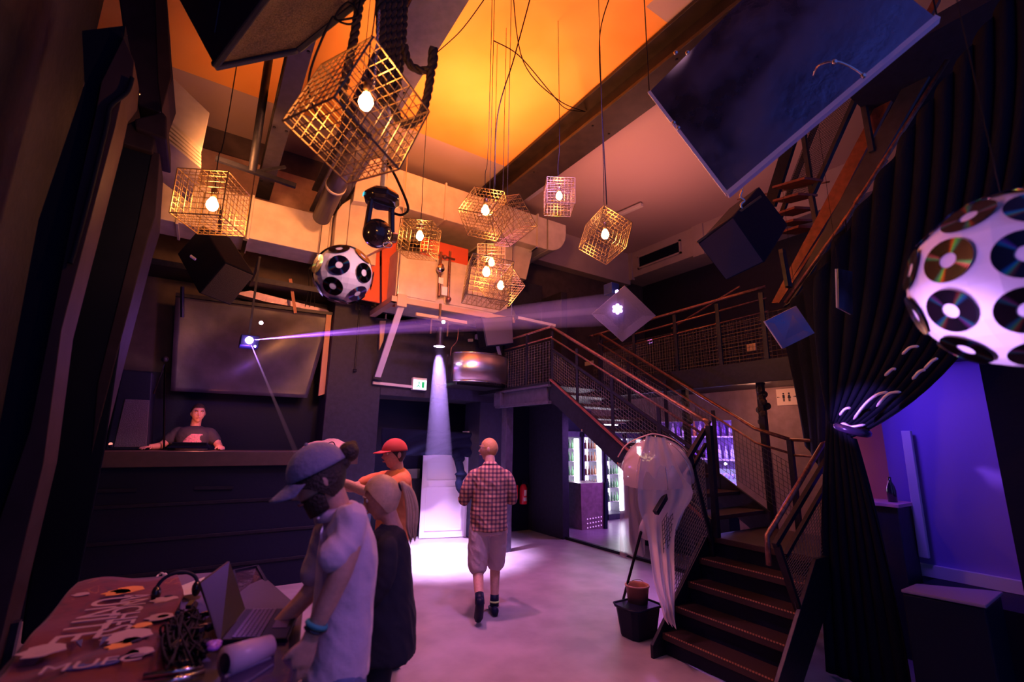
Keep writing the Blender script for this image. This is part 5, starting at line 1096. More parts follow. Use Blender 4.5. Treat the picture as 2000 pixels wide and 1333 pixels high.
for l in fo.data.loops:
    co = fo.data.vertices[l.vertex_index].co; uvl.data[l.index].uv = (co.x*1.2, co.y*1.0)
ink = mat('pink_white_ink', (.50, .33, .40), .7); inkb = mat('blue_patch', (.07, .08, .28), .7)
def on_flag(x, y): p = at(x, y, Z=TZ+.045); return p
def ftext(s_, p, q, size, m_, sx=1):
    a, c = on_flag(*p), on_flag(*q); xd = (c-a); return text(s_, (a+c)/2, frame(xd, Vector((0, 0, 1)).cross(xd)), size, m_, w, sx=sx)
ftext('ANCHEST', (258, 1175), (222, 1228), .15, ink, .85)
ftext('UNITE', (205, 1186), (163, 1228), .21, ink, .9)
mb = MB(); a, c = on_flag(125, 1309), on_flag(236, 1292); ctr = (a+c)/2; xd = (c-a)/2; yd = Vector((0, 0, 1)).cross(xd)*.32
mb.prism([ctr+xd*math.cos(2*pi*k/32)+yd*math.sin(2*pi*k/32) for k in range(32)], (0, 0, .003)); mb.build('blue_oval', inkb, w)
text('MUFC', ctr+Vector((0, 0, .006)), frame(xd, yd), .085, ink, w, sx=1.2)
part(w, 'triangle_emblem', inkb, lambda b: (b.prism([on_flag(200, 1245), on_flag(213, 1247), on_flag(194, 1263)], (0, 0, .003)), b.prism([on_flag(148, 1255), on_flag(162, 1250), on_flag(158, 1266)], (0, 0, .003))))
def fball(b, cx_, cy_, r_):
    c_ = on_flag(cx_, cy_)
    b.prism([c_+Vector((math.cos(2*pi*k/14)*r_*(1+.25*math.sin(3*k)), math.sin(2*pi*k/14)*r_, 0)) for k in range(14)], (0, 0, .002))
part(w, 'white_print', ink, None) if 0 else [part(w, 'white_print', ink, lambda b: fball(b, *a)) for a in ((322, 1172, .05), (312, 1206, .045), (250, 1243, .07), (272, 1275, .04), (83, 1272, .06), (158, 1162, .03))]
part(w, 'black_print', M['black'], None) if 0 else [part(w, 'black_print', M['black'], lambda b: fball(b, *a)) for a in ((316, 1180, .022), (328, 1166, .018), (318, 1205, .02), (255, 1252, .03), (243, 1280, .04), (80, 1276, .02))]
mat('gold_ink', (.85, .35, .08), .7)
part(w, 'gold_print', None, None) if 0 else [part(w, 'gold_print', MATS['gold_ink'], lambda b: fball(b, *a)) for a in ((250, 1153, .06), (228, 1158, .05), (278, 1222, .03), (232, 1262, .035), (310, 1192, .02))]
# laptop
lp = thing('laptop', at(470, 1200, Z=TZ), 'open black laptop with a glossy violet reflecting screen', 'laptop')
k0, k1, k2, k3 = at(432, 1250, Z=TZ+.05), at(480, 1190, Z=TZ+.05), at(587, 1188, Z=TZ+.05), at(560, 1247, Z=TZ+.05)
lapm = mat('laptop_matt', (.010, .009, .02), .45, 0, spec=.15); 
part(lp, 'base', lapm, lambda b: b.prism([k0, k1, k2, k3], (0, 0, -.022)), bevel=.004)
kb = mat('keyboard_keys', (.10, .06, .16), .35, .2)
def keys(b):
    e0, e1, e2, e3 = k0.lerp(k2, .06), k1.lerp(k3, .06), k2.lerp(k0, .30), k3.lerp(k1, .30)
    e0, e1, e2, e3 = k0.lerp(k3, .14), k1.lerp(k2, .14), k1.lerp(k2, .58), k0.lerp(k3, .58)
    for i in range(6):
        for j in range(15):
            u0, u1 = (i+.1)/6, (i+.9)/6; v0, v1 = (j+.5)/16, (j+1.3)/16
            q_ = lambda u, v_: e0.lerp(e1, v_).lerp(e3.lerp(e2, v_), u)
            b.prism([q_(u0, v0), q_(u1, v0), q_(u1, v1), q_(u0, v1)], (0, 0, .004))
kbo = part(lp, 'keyboard', kb, keys)
part(lp, 'trackpad', kb, lambda b: b.prism([k0.lerp(k3, .68).lerp(k1.lerp(k2, .68), .3), k0.lerp(k3, .68).lerp(k1.lerp(k2, .68), .62), k0.lerp(k3, .92).lerp(k1.lerp(k2, .92), .62), k0.lerp(k3, .92).lerp(k1.lerp(k2, .92), .3)], (0, 0, .002)))
s0, s1 = k0+Vector((-.0, 0, .0)), k1
hd = 2.05
t0_, t1_ = at(395, 1137, D=2.55), at(446, 1098, D=3.05)
part(lp, 'screen_lid', lapm, lambda b: b.hexa([k0, k1, k1+Vector((-.012, .01, .0)), k0+Vector((-.012, .01, 0)), at(392, 1140, D=2.15), at(449, 1097, D=2.42), at(449, 1097, D=2.43)+Vector((-.012, .01, 0)), at(392, 1140, D=2.16)+Vector((-.012, .01, 0))]), bevel=.003)
w = thing('glossy_case', at(500, 1130, Z=TZ), 'black glossy plastic case standing open behind the laptop', 'case')
gl2 = mat('gloss_violet_plastic', (.06, .035, .12), .12, .4, bump=.35, scale=6)
g4 = [at(455, 1118, D=2.55), at(502, 1108, D=2.75), at(548, 1188, D=2.35), at(470, 1190, D=2.25)]
part(w, 'lid', gl2, lambda b: b.prism(g4, (-.01, .03, -.01)), bevel=.004)
part(w, 'lid_rim', M['black'], lambda b: [b.bar(g4[i], g4[(i+1) % 4], .015, .02) for i in range(4)])
# rolled foil / plastic
w = thing('plastic_roll', at(480, 1290, Z=TZ), 'roll of pinkish plastic film lying before the laptop', 'roll')
r0, r1 = at(440, 1296, Z=TZ+.06), at(528, 1262, Z=TZ+.06)
part(w, 'roll', mat('film_pink', (.62, .42, .55), .35, bump=.1), lambda b: b.tube([r0, r0.lerp(r1, .5), r1], [.05, .045, .035], 20), smooth=True)
part(w, 'loose_end', mat('film_dark', (.18, .16, .28), .3), lambda b: b.grid([[r0.lerp(r1, u)+Vector((.0, -.04-.14*v_*(1-.55*u), -.02-.035*math.sin(v_*pi))) for v_ in [k/8 for k in range(9)]] for u in [i/10 for i in range(11)]]), smooth=True, thick=.003)
part(w, 'core', M['black'], lambda b: b.tube([r0+(r0-r1)*.02, r0+(r1-r0)*.03], .030, 16))
w = thing('light_tube', at(350, 1310, Z=TZ), 'two parallel pink lit chrome rods lying at the table front', 'rods')
for (x0, y0, x1, y1) in ((280, 1322, 398, 1304), (300, 1340, 399, 1315)):
    part(w, 'rod', M['chrome'], lambda b: b.tube([at(x0, y0, Z=TZ+.02), at(x1, y1, Z=TZ+.02)], .010, 10), smooth=True)
w = thing('paper_sheet', at(375, 1150, Z=TZ), 'pink lit sheet of white paper between the flag and the laptop', 'paper')
part(w, 'sheet', M['white'], lambda b: b.prism([at(352, 1146, Z=TZ+.02), at(400, 1128, Z=TZ+.06), at(391, 1158, Z=TZ+.02), at(360, 1164, Z=TZ+.02)], (0, 0, .002)))
w = thing('headphones', at(340, 1155, Z=TZ), 'black headphones lying on the table behind the flag', 'headphones')
hp = at(345, 1155, Z=TZ+.05)
part(w, 'headband', M['black'], lambda b: b.tube([hp+Vector((.08*math.cos(a), .05*math.sin(a)*.3, .02+.06*math.sin(a))) for a in [pi*k/14 for k in range(15)]], .008, 8), smooth=True)
part(w, 'ear_cup', gloss, lambda b: b.sphere(hp+Vector((.08, 0, 0)), .035, 12, 8, (.6, 1, 1)), smooth=True)
part(w, 'ear_cup', gloss, lambda b: b.sphere(hp+Vector((-.08, 0, 0)), .035, 12, 8, (.6, 1, 1)), smooth=True)
w = thing('gooseneck_lamp', at(310, 1130, Z=TZ), 'tiny pale gooseneck reading lamp curving over the flag corner', 'lamp')
part(w, 'neck', M['offwhite'], lambda b: b.tube(crv([at(303, 1134, Z=TZ), at(308, 1125, D=3.0), at(316, 1120, D=3.0), at(321, 1124, D=3.0)]), .006, 6), smooth=True)
part(w, 'head', M['offwhite'], lambda b: b.sphere(at(322, 1124, D=3.0), .014, 8, 6), smooth=True)
w = thing('cable_tangle', at(340, 1250, Z=TZ), 'tangled heap of black cables between flag and laptop', 'cables')
def tangle(b):
    for k in range(38):
        pts = [at(random.uniform(318, 400), random.uniform(1190, 1300), Z=TZ+random.uniform(.01, .07)) for _ in range(5)]
        b.tube(crv(pts, 5), random.choice((.0025, .0035, .005)), 5)
part(w, 'cables', M['cord'], tangle, smooth=True)
for p in [at(random.uniform(330, 420), random.uniform(1185, 1300), Z=TZ+random.uniform(.02, .06)) for _ in range(16)]: part(w, 'connector', gloss, lambda b: b.bar(p, p+Vector((random.uniform(-.05, .05), random.uniform(-.05, .05), .01)), .022, .018), bevel=.002)
part(w, 'violet_plastic', mat('violet_film', (.35, .12, .7), .2, bump=.3, scale=20), lambda b: [b.sphere(at(x, y, Z=TZ+.05), r_, 8, 6, (1, 1, .5)) for x, y, r_ in ((415, 1258, .022), (420, 1262, .022), (417, 1266, .022), (424, 1256, .018))], smooth=True)
w = thing('black_case', at(560, 1290, Z=TZ-.1), 'dark violet sheened box edge at the table front beside the hand', 'box')
part(w, 'body', gl2, lambda b: b.prism([at(430, 1330, Z=TZ+.005), at(562, 1258, Z=TZ+.005), at(570, 1333, Z=TZ+.005), at(560, 1420, Z=TZ+.005), at(420, 1420, Z=TZ+.005)], (0, 0, .03)), bevel=.006)
# ================================================================== PEOPLE
def ellipse(c, ax, rx, ry, n=24, side=None, sq=1.0):
    ax = Vector(ax).normalized(); sd = Vector(side or (1, 0, 0)); sd = (sd-ax*sd.dot(ax)).normalized(); fr = ax.cross(sd)
    out = []
    for k in range(n):
        a = 2*pi*k/n; ca, sa = math.cos(a), math.sin(a); ca = math.copysign(abs(ca)**sq, ca); sa = math.copysign(abs(sa)**sq, sa); out.append(Vector(c)+sd*rx*ca+fr*ry*sa)
    return out
def limb(b, pts, rs, n=14, k=6):
    P = crv(pts, k); Rr = []
    for i in range(len(P)):
        f = i/k; j = min(int(f), len(rs)-2); t = min(1, f-j); t = t*t*(3-2*t); Rr.append(rs[j]*(1-t)+rs[j+1]*t)
    b.tube(P, Rr, n); b.sphere(P[0], Rr[0], n, 8); b.sphere(P[-1], Rr[-1], n, 8)
def torso(b, spine, dims, side, n=24, k=4):
    P = crv(spine, k); rings = []
    for i, p in enumerate(P):
        f = i/k; j = min(int(f), len(dims)-2); t = min(1, f-j); t = t*t*(3-2*t)
        rx = dims[j][0]*(1-t)+dims[j+1][0]*t; ry = dims[j][1]*(1-t)+dims[j+1][1]*t
        a = (P[min(i+1, len(P)-1)]-P[max(i-1, 0)]); rings.append(ellipse(p, a, rx, ry, n, side, .85))
    b.loft(rings)
def hand(b, wrist, d, nrm, thumb_side, L=.185, curl=.35, spread=.12):
    """palm with five separate fingers; d points from wrist to fingers, nrm out of the palm, thumb_side sideways"""
    d = Vector(d).normalized(); nrm = Vector(nrm); nrm = (nrm-d*nrm.dot(d)).normalized(); s_ = Vector(thumb_side); s_ = (s_-d*s_.dot(d)-nrm*s_.dot(nrm)).normalized()
    w0 = Vector(wrist); rings = []
    for t, rx, ry in ((-.02, .028, .020), (.02, .032, .019), (.05, .040, .017), (.085, .043, .015), (.098, .038, .011)):
        rings.append(ellipse(w0+d*t, d, rx, ry, 16, s_, .9))
    b.loft(rings)
    for i, (off, ln) in enumerate(((.031, .070), (.010, .079), (-.011, .073), (-.031, .057))):
        base = w0+d*.088+s_*off; dd = (d+s_*off*spread*20*.25).normalized(); p = [base-dd*.02]; cur = base; ang = curl*(.35+.1*i)
        for seg in (.45, .32, .23):
            v = (dd*math.cos(ang)+nrm*math.sin(ang)); p.append(cur+v*0); cur = cur+v*ln*seg; ang += curl*.8; p.append(cur)
        p = [p[0], base]+[p[2], p[4], p[6]]
        limb(b, p, [.0088, .0092, .0085, .0078, .0066], 8, 3)
    tb = w0+d*.025+s_*.026; limb(b, [tb, tb+d*.028+s_*.022+nrm*.006, tb+d*.058+s_*.034+nrm*.014, tb+d*.082+s_*.036+nrm*.022], [.0125, .0118, .0095, .0075], 8, 3)
def headmesh(b, c, f, u, s=1.0):
    """face points to f, crown to u"""
    f = Vector(f).normalized(); u = Vector(u); u = (u-f*u.dot(f)).normalized(); r_ = f.cross(u)
    c = Vector(c); vs = []; n, m_ = 32, 24; base = len(b.v)
    def W_(x, y, z): return c+(r_*x+f*y+u*z)*s
    V = []; F = []
    for j in range(m_+1):
        th = pi*j/m_
        for k in range(n):
            a = 2*pi*k/n; x = math.sin(th)*math.cos(a); y = math.sin(th)*math.sin(a); z = math.cos(th)
            X = x*.076; Y = y*.095; Z = z*.118
            if Z < 0:
                t = min(1, -Z/.118); X *= 1-.36*t*t; Y = Y*(1-.30*t)+.012*t
                if Y > 0: Y += .010*t
            if y > .3:
                ey = math.exp(-((Z-.012)/.014)**2)*math.exp(-((abs(X)-.031)/.015)**2); Y -= .010*ey
                Y += .006*math.exp(-((Z-.034)/.012)**2)*math.exp(-(X/.05)**2)
                Y += .008*math.exp(-((Z+.055)/.016)**2)*math.exp(-(X/.022)**2)
                Y -= .006*math.exp(-((Z+.074)/.008)**2)*math.exp(-(X/.03)**2)
                Y += .010*math.exp(-((Z+.100)/.018)**2)*math.exp(-(X/.028)**2)
                Y += .024*math.exp(-(X/.010)**2)*math.exp(-((Z+.022)/.016)**2)+.012*math.exp(-(X/.009)**2)*math.exp(-((Z-.004)/.018)**2)
            V.append(W_(X, Y, Z))
    for j in range(m_):
        for k in range(n): F.append((j*n+k, (j+1)*n+k, (j+1)*n+(k+1) % n, j*n+(k+1) % n))
    b.add(V, F)
    b.tube([W_(0, .100, -.010), W_(0, .116, -.028)], [.007, .011], 8)
    for q in (-1, 1):
        b.sphere(W_(q*.077, -.006, -.004), .030*s, 12, 8, (.32, .62, 1.0), Matrix((r_, f, u)).transposed())
    return W_
def face_parts(root, W_, hairm, brow=True):
    for q in (-1, 1):
        part(root, 'eye', mat('eye_white', (.75, .7, .68), .25), lambda b: b.sphere(W_(q*.031, .0785, .010), .0115, 12, 8), smooth=True)
        part(root, 'iris', M['hairdark'], lambda b: b.sphere(W_(q*.031, .0855, .010), .0058, 8, 6), smooth=True)
        part(root, 'eyebrow', hairm, lambda b: b.tube([W_(q*.014, .096, .030), W_(q*.032, .096, .036), W_(q*.048, .084, .030)], .0045, 6), smooth=True)
    part(root, 'lips', mat('lips', (.50, .20, .17), .5), lambda b: b.tube([W_(-.022, .088, -.058), W_(0, .1015, -.056), W_(.022, .088, -.058)], [.003, .0065, .003], 8), smooth=True)
def hair_cap(b, W_, zmin_front=.055, zmin_back=-.06, thick=.008, n=32, m_=14):
    rows = []
    for j in range(m_+1):
        row = []
        for k in range(n+1):
            a = 2*pi*k/n; yy = math.sin(a); zl = zmin_back+(zmin_front-zmin_back)*max(0, min(1, (yy+.25)/.9)); thm = math.acos(max(-1, min(1, zl/.118))); th = thm*j/m_
            x, y, z = math.sin(th)*math.cos(a), math.sin(th)*math.sin(a), math.cos(th)
            X = x*(.076+thick); Y = y*(.095+thick); Z = z*(.118+thick)
            if Z < 0: t = -Z/.118; X *= 1-.30*t*t; Y = Y*(1-.28*t)+.010*t
            row.append(W_(X, Y, Z))
        rows.append(row)
    b.grid(rows)
def frame_of(loc, rz):
    """local frame: +Y forward, +X the figure's right"""
    c, s_ = math.cos(rz), math.sin(rz); L = Vector(loc)
    def w_(x, y, z): return L+Vector((c*x-s_*y, s_*x+c*y, z))
    def d_(x, y, z): return Vector((c*x-s_*y, s_*x+c*y, z))
    return w_, d_
def shoe(b, ankle, fwd_, s_=1.0):
    fwd_ = Vector(fwd_); fwd_.z = 0; fwd_.normalize(); sd = fwd_.cross(Vector((0, 0, 1))); a = Vector(ankle)
    rings = []
    for t, wd, hh in ((-.075, .026, .06), (-.05, .038, .085), (0, .040, .09), (.05, .040, .07), (.11, .046, .05), (.16, .042, .042), (.19, .022, .03)):
        c_ = Vector((a.x, a.y, a.z-.085))+fwd_*t*s_; rings.append([c_+sd*wd*math.cos(2*pi*k/14)*s_+Vector((0, 0, max(0, (hh*.5+hh*.5*math.sin(2*pi*k/14))*s_))) for k in range(14)])
    b.loft(rings)
sk = M['skin']
def plaid(name, c1, c2, c3, sc=26):
    m_ = mat(name, c1, .8, bump=.0); nt, N, LK, b = nodes_of(m_); tc = N.new('ShaderNodeTexCoord'); mp = N.new('ShaderNodeMapping'); mp.inputs['Rotation'].default_value = (0, 0, .55); LK.new(tc.outputs['Object'], mp.inputs[0])
    sp_ = N.new('ShaderNodeSeparateXYZ'); LK.new(mp.outputs[0], sp_.inputs[0])
    def wave(o, s_): 
        a = N.new('ShaderNodeMath'); a.operation = 'MULTIPLY'; a.inputs[1].default_value = s_; LK.new(o, a.inputs[0]); f = N.new('ShaderNodeMath'); f.operation = 'FRACT'; LK.new(a.outputs[0], f.inputs[0]); g_ = N.new('ShaderNodeMath'); g_.operation = 'GREATER_THAN'; g_.inputs[1].default_value = .55; LK.new(f.outputs[0], g_.inputs[0]); return g_.outputs[0]
    ad = N.new('ShaderNodeMath'); ad.operation = 'ADD'; LK.new(wave(sp_.outputs['X'], sc), ad.inputs[0]); LK.new(wave(sp_.outputs['Z'], sc), ad.inputs[1])
    dv = N.new('ShaderNodeMath'); dv.operation = 'MULTIPLY'; dv.inputs[1].default_value = .5; LK.new(ad.outputs[0], dv.inputs[0])
    r_ = ramp(m_.node_tree, [(0, c1), (.3, c2), (.8, c3)], True); LK.new(dv.outputs[0], r_.inputs[0]); LK.new(r_.outputs[0], b.inputs['Base Color']); return m_
# ---------------- man in the cap, profile to the left, working at the table
rz = R(82); w_, d_ = frame_of((.51, 2.10, 0), rz)
p1_ = thing('person', w_(0, 0, 0), 'person in a grey cap and pale short sleeved shirt leaning over the laptop table', 'person')
hc_ = w_(0, .075, 1.580); hf = d_(-.05, 1, -.52); hu = d_(0, .50, 1)
mb = MB(); W1 = headmesh(mb, hc_, hf, hu, 1.06)
limb(mb, [w_(0, -.02, 1.40), w_(0, .0, 1.46), w_(0, .03, 1.53)], [.062, .056, .056])
torso(mb, [w_(0, -.045, .92), w_(0, -.055, 1.1), w_(0, -.055, 1.28), w_(0, -.035, 1.40)], [(.13, .085), (.12, .085), (.13, .085), (.11, .06)], d_(1, 0, 0))
# near (his left) arm hangs to the table edge; far arm reaches forward
aS, aE, aM, aW = at(686, 1010, D=1.84), at(668, 1112, D=1.73), at(640, 1175, D=1.69), at(613, 1232, D=1.66)
limb(mb, [aS, aS.lerp(aE, .5)+d_(0, -.01, 0), aE, aM, aW], [.055, .048, .043, .038, .027])
hand(mb, aW+(aW-aE).normalized()*.02, at(588, 1300, D=1.63)-aW, d_(.9, .3, .0), d_(.2, .9, 0), curl=.18, spread=.25)
limb(mb, [w_(.165, .0, 1.37), w_(.20, .02, 1.24), w_(.20, .04, 1.12), w_(.18, .12, 1.03), w_(.17, .19, .97)], [.055, .048, .042, .036, .026])
hand(mb, w_(.17, .20, .965), d_(0, 1, -.25), d_(0, -.2, -1), d_(-1, 0, 0), curl=.3)
for q in (-1, 1):
    limb(mb, [w_(q*.08, -.055, .90), w_(q*.10, -.01, .50), w_(q*.10, -.03, .10)], [.075, .055, .038])
mb.build('body', sk, p1_, smooth=True, remesh=.0065)
face_parts(p1_, W1, M['hairdark'])
shirt = mat('pale_shirt', (.66, .50, .62), .85, bump=.35, scale=16, sheen=.2)
mb = MB(); torso(mb, [w_(0, -.045, .86), w_(0, -.055, .97), w_(0, -.06, 1.12), w_(0, -.06, 1.28), w_(0, -.035, 1.40), w_(0, -.005, 1.445)], [(.175, .128), (.17, .120), (.16, .112), (.16, .114), (.145, .092), (.07, .07)], d_(1, 0, 0), 32)
limb(mb, [w_(-.11, -.02, 1.385), aS, aS.lerp(aE, .45), at(652, 1086, D=1.735)], [.06, .062, .060, .058], 18)
limb(mb, [w_(.12, -.02, 1.385), w_(.175, .0, 1.345), w_(.20, .02, 1.25), w_(.20, .04, 1.17)], [.06, .068, .064, .064], 18)
mb.build('shirt', shirt, p1_, smooth=True, remesh=.008, wrinkle=.007)
part(p1_, 'collar', shirt, lambda b: b.loft([ellipse(w_(0, -.015, 1.425), d_(0, .2, 1), .078, .076, 24, d_(1, 0, 0)), ellipse(w_(0, -.005, 1.470), d_(0, .25, 1), .066, .066, 24, d_(1, 0, 0)), ellipse(w_(0, -.008, 1.455), d_(0, .25, 1), .080, .082, 24, d_(1, 0, 0)), ellipse(w_(0, -.012, 1.428), d_(0, .25, 1), .088, .090, 24, d_(1, 0, 0))], cap=False), smooth=True, thick=.004)
part(p1_, 'shirt_button', M['white'], lambda b: b.sphere(w_(-.04, .070, 1.43), .006, 8, 6))
jeans = mat('faded_jeans', (.16, .18, .36), .8, bump=.3, scale=30, var=.3)
mb = MB()
torso(mb, [w_(0, -.05, .78), w_(0, -.05, .93)], [(.165, .115), (.16, .110)], d_(1, 0, 0))
for q in (-1, 1): limb(mb, [w_(q*.085, -.05, .84), w_(q*.105, -.01, .48), w_(q*.105, -.03, .11)], [.105, .075, .065])
mb.build('jeans', jeans, p1_, smooth=True, remesh=.010, wrinkle=.008)
for q in (-1, 1): part(p1_, 'shoe', M['black'], lambda b: shoe(b, w_(q*.105, -.03, .09), d_(0, 1, 0)), smooth=True)
capm = mat('grey_cap', (.20, .18, .30), .85, bump=.3, scale=40, sheen=.3)
def capcrown(b):
    rows = []
    for j in range(13):
        th = R(88)*j/12; rows.append([W1(.092*math.sin(th)*math.cos(a), -.004+.112*math.sin(th)*math.sin(a), .030+.108*math.cos(th)) for a in [2*pi*k/32 for k in range(33)]])
    b.grid(rows)
part(p1_, 'cap', capm, capcrown, smooth=True, thick=.006)
def brim(b):
    rows = []
    for i in range(9):
        t = i/8; rows.append([W1(.088*math.sin(a)*(1-.12*t), .095*math.cos(a)*.6+.045+.085*t*math.cos(a)**.4, .034-.028*t-.02*abs(math.sin(a))**2) for a in [R(-78+156*k/16) for k in range(17)]])
    b.grid(rows)
part(p1_, 'cap_brim', capm, brim, smooth=True, thick=.006)
part(p1_, 'cap_button', capm, lambda b: b.sphere(W1(0, -.004, .142), .009, 8, 6), smooth=True)
part(p1_, 'hair', M['hairdark'], lambda b: hair_cap(b, W1, .0, -.075, .010), smooth=True)
part(p1_, 'hair_bun', M['hairdark'], lambda b: (b.sphere(W1(0, -.135, .045), .044, 14, 10), b.sphere(W1(.01, -.16, .06), .022, 8, 6), b.sphere(W1(0, -.10, .02), .035, 10, 8)), smooth=True)
part(p1_, 'beard', M['hairdark'], lambda b: b.loft([[W1(.070*math.cos(a)*(1-.25*t), .012+(.078-.01*t)*max(0, math.sin(a))+.004*t, -.035-.075*t-.012*math.sin(a)) for a in [pi*k/16 for k in range(17)]] for t in (0, .35, .7, 1)], cap=False), smooth=True, thick=.008)
part(p1_, 'wristband', mat('teal_band', (.05, .32, .34), .6), lambda b: b.tube([aM.lerp(aW, .80)+d_(.034*math.cos(a), .032*math.sin(a), .012*math.sin(a)) for a in [2*pi*k/16 for k in range(17)]], .009, 6), smooth=True)
part(p1_, 'watch', gloss, lambda b: (b.tube([aM.lerp(aW, .98)+d_(.032*math.cos(a), .030*math.sin(a), .012*math.sin(a)) for a in [2*pi*k/16 for k in range(17)]], .006, 6), b.sphere(aW+d_(-.0, -.034, 0), .014, 8, 6)), smooth=True)
hp0 = at(624, 1000, D=2.06)
part(p1_, 'undershirt', mat('white_undershirt', (.85, .8, .85), .8), lambda b: b.sphere(hp0+d_(0, -.02, 0), .05, 14, 10, (.9, .55, 1.7)), smooth=True)
# ---------------- woman with the blonde ponytail
rz = R(68); w_, d_ = frame_of((.93, 2.62, 0), rz)
p2_ = thing('person', w_(0, 0, 0), 'person with a blonde ponytail in a black sleeveless dress behind the cap wearer', 'person')
mb = MB(); W2 = headmesh(mb, w_(0, .05, 1.425), d_(.0, 1, -.28), d_(0, .28, 1), .98)
limb(mb, [w_(0, -.02, 1.25), w_(0, .0, 1.31), w_(0, .025, 1.37)], [.055, .046, .046])
torso(mb, [w_(0, 0, .82), w_(0, 0, 1.0), w_(0, 0, 1.15), w_(0, -.01, 1.25)], [(.14, .10), (.12, .09), (.145, .10), (.12, .06)], d_(1, 0, 0))
for q in (-1, 1):
    limb(mb, [w_(q*.14, 0, 1.21), w_(q*.19, .0, 1.10), w_(q*.18, .06, .98), w_(q*.10, .20, .98), w_(q*.06, .26, 1.0)], [.045, .040, .036, .030, .023])
    hand(mb, w_(q*.055, .265, 1.0), d_(-q*.3, 1, .1), d_(0, 0, 1), d_(q, 0, 0), curl=.6)
    limb(mb, [w_(q*.075, 0, .82), w_(q*.085, .01, .45), w_(q*.085, -.02, .10)], [.08, .052, .035])
mb.build('body', sk, p2_, smooth=True, remesh=.0065)
face_parts(p2_, W2, M['hairblond'])
dr = mat('black_dress', (.016, .016, .03), .9, bump=.2, scale=14)
mb = MB(); torso(mb, [w_(0, -.01, .66), w_(0, -.01, .80), w_(0, -.005, .95), w_(0, 0, 1.12), w_(0, 0, 1.22), w_(0, .0, 1.285)], [(.20, .165), (.19, .155), (.175, .135), (.155, .12), (.14, .09), (.05, .045)], d_(1, 0, 0), 32); 
for q in (-1, 1): limb(mb, [w_(q*.11, 0, 1.215), w_(q*.165, 0, 1.195), w_(q*.19, .0, 1.10), w_(q*.18, .06, .98), w_(q*.11, .18, .98)], [.048, .054, .052, .046, .040], 16)
mb.build('dress', dr, p2_, smooth=True, remesh=.010, wrinkle=.010)
mb = MB()
for q in (-1, 1): limb(mb, [w_(q*.075, 0, .80), w_(q*.09, .01, .45), w_(q*.09, -.02, .12)], [.092, .062, .05])
mb.build('leggings', dr, p2_, smooth=True, remesh=.010)
for q in (-1, 1): part(p2_, 'shoe', M['black'], lambda b: shoe(b, w_(q*.09, -.02, .09), d_(0, 1, 0), .9), smooth=True)
part(p2_, 'hair', M['hairblond'], lambda b: hair_cap(b, W2, .060, -.075, .012), smooth=True)
part(p2_, 'ponytail', M['hairblond'], lambda b: [b.tube(crv([W2(.004*i, -.095, .03+.003*j), W2(.012*i, -.130+.004*j, .034+.006*j), W2(.016*i, -.150+.012*j, -.02), W2(.020*i, -.150+.016*j, -.11), W2(.014*i, -.128+.014*j, -.20), W2(.006*i, -.115+.008*j+.006*i, -.255-.012*((i+j) % 3))], 5), [.012]*4+[.0135]*16+[.011, .009, .007, .005, .003, .001], 7) for i in (-1, 0, 1) for j in (-1, 0, 1, 1.8)], smooth=True)
part(p2_, 'hair_tie', M['black'], lambda b: b.tube([W2(.022*math.cos(a), -.105, .032+.022*math.sin(a)) for a in [2*pi*k/14 for k in range(15)]], .006, 6), smooth=True)
# ---------------- person behind with raised arms
rz = R(95); w_, d_ = frame_of((1.42, 3.95, 0), rz)
p3_ = thing('person', w_(0, 0, 0), 'person with a red cap and peach top holding arms out in the background', 'person')
tp = at(765, 858, D=4.1); s3 = tp.z/1.78
mb = MB(); W3 = headmesh(mb, w_(0, .02, tp.z-.125), d_(0, 1, -.05), d_(0, 0, 1), 1.0)
limb(mb, [w_(0, -.02, 1.44), w_(0, 0, 1.55)], [.06, .055])
torso(mb, [w_(0, 0, .92), w_(0, 0, 1.1), w_(0, 0, 1.3), w_(0, -.01, 1.44)], [(.15, .10), (.14, .10), (.165, .11), (.13, .07)], d_(1, 0, 0))
for q in (-1, 1):
    limb(mb, [w_(q*.15, 0, 1.39), w_(q*.22, .14, 1.36), w_(q*.20, .30, 1.34), w_(q*.12, .45, 1.40), w_(q*.08, .52, 1.42)], [.055, .048, .042, .034, .026])
    hand(mb, w_(q*.08, .53, 1.42), d_(-q*.3, 1, .1), d_(0, 0, 1), d_(q, 0, 0), curl=.6)
    limb(mb, [w_(q*.09, 0, .93), w_(q*.10, .01, .50), w_(q*.10, -.02, .10)], [.09, .055, .038])
mb.build('body', sk, p3_, smooth=True, remesh=.008)
face_parts(p3_, W3, M['hairdark'])
peach = mat('peach_top', (.80, .28, .10), .85, bump=.3, scale=14)
mb = MB(); torso(mb, [w_(0, 0, .90), w_(0, 0, 1.1), w_(0, 0, 1.3), w_(0, -.01, 1.42), w_(0, 0, 1.49)], [(.17, .12), (.165, .12), (.185, .13), (.16, .10), (.07, .07)], d_(1, 0, 0), 32)
for q in (-1, 1): limb(mb, [w_(q*.14, 0, 1.40), w_(q*.20, .06, 1.39), w_(q*.22, .17, 1.355)], [.07, .07, .068])
mb.build('top', peach, p3_, smooth=True, remesh=.010, wrinkle=.010)
mb = MB()
for q in (-1, 1): limb(mb, [w_(q*.09, 0, .90), w_(q*.10, .01, .50), w_(q*.10, -.02, .12)], [.105, .075, .065])
mb.build('trousers', jeans, p3_, smooth=True, remesh=.012)
for q in (-1, 1): part(p3_, 'shoe', M['black'], lambda b: shoe(b, w_(q*.10, -.02, .09), d_(0, 1, 0)), smooth=True)
redcap = mat('red_cap', (.62, .08, .08), .8)
part(p3_, 'hair', M['hairdark'], lambda b: hair_cap(b, W3, .03, -.06, .006), smooth=True)
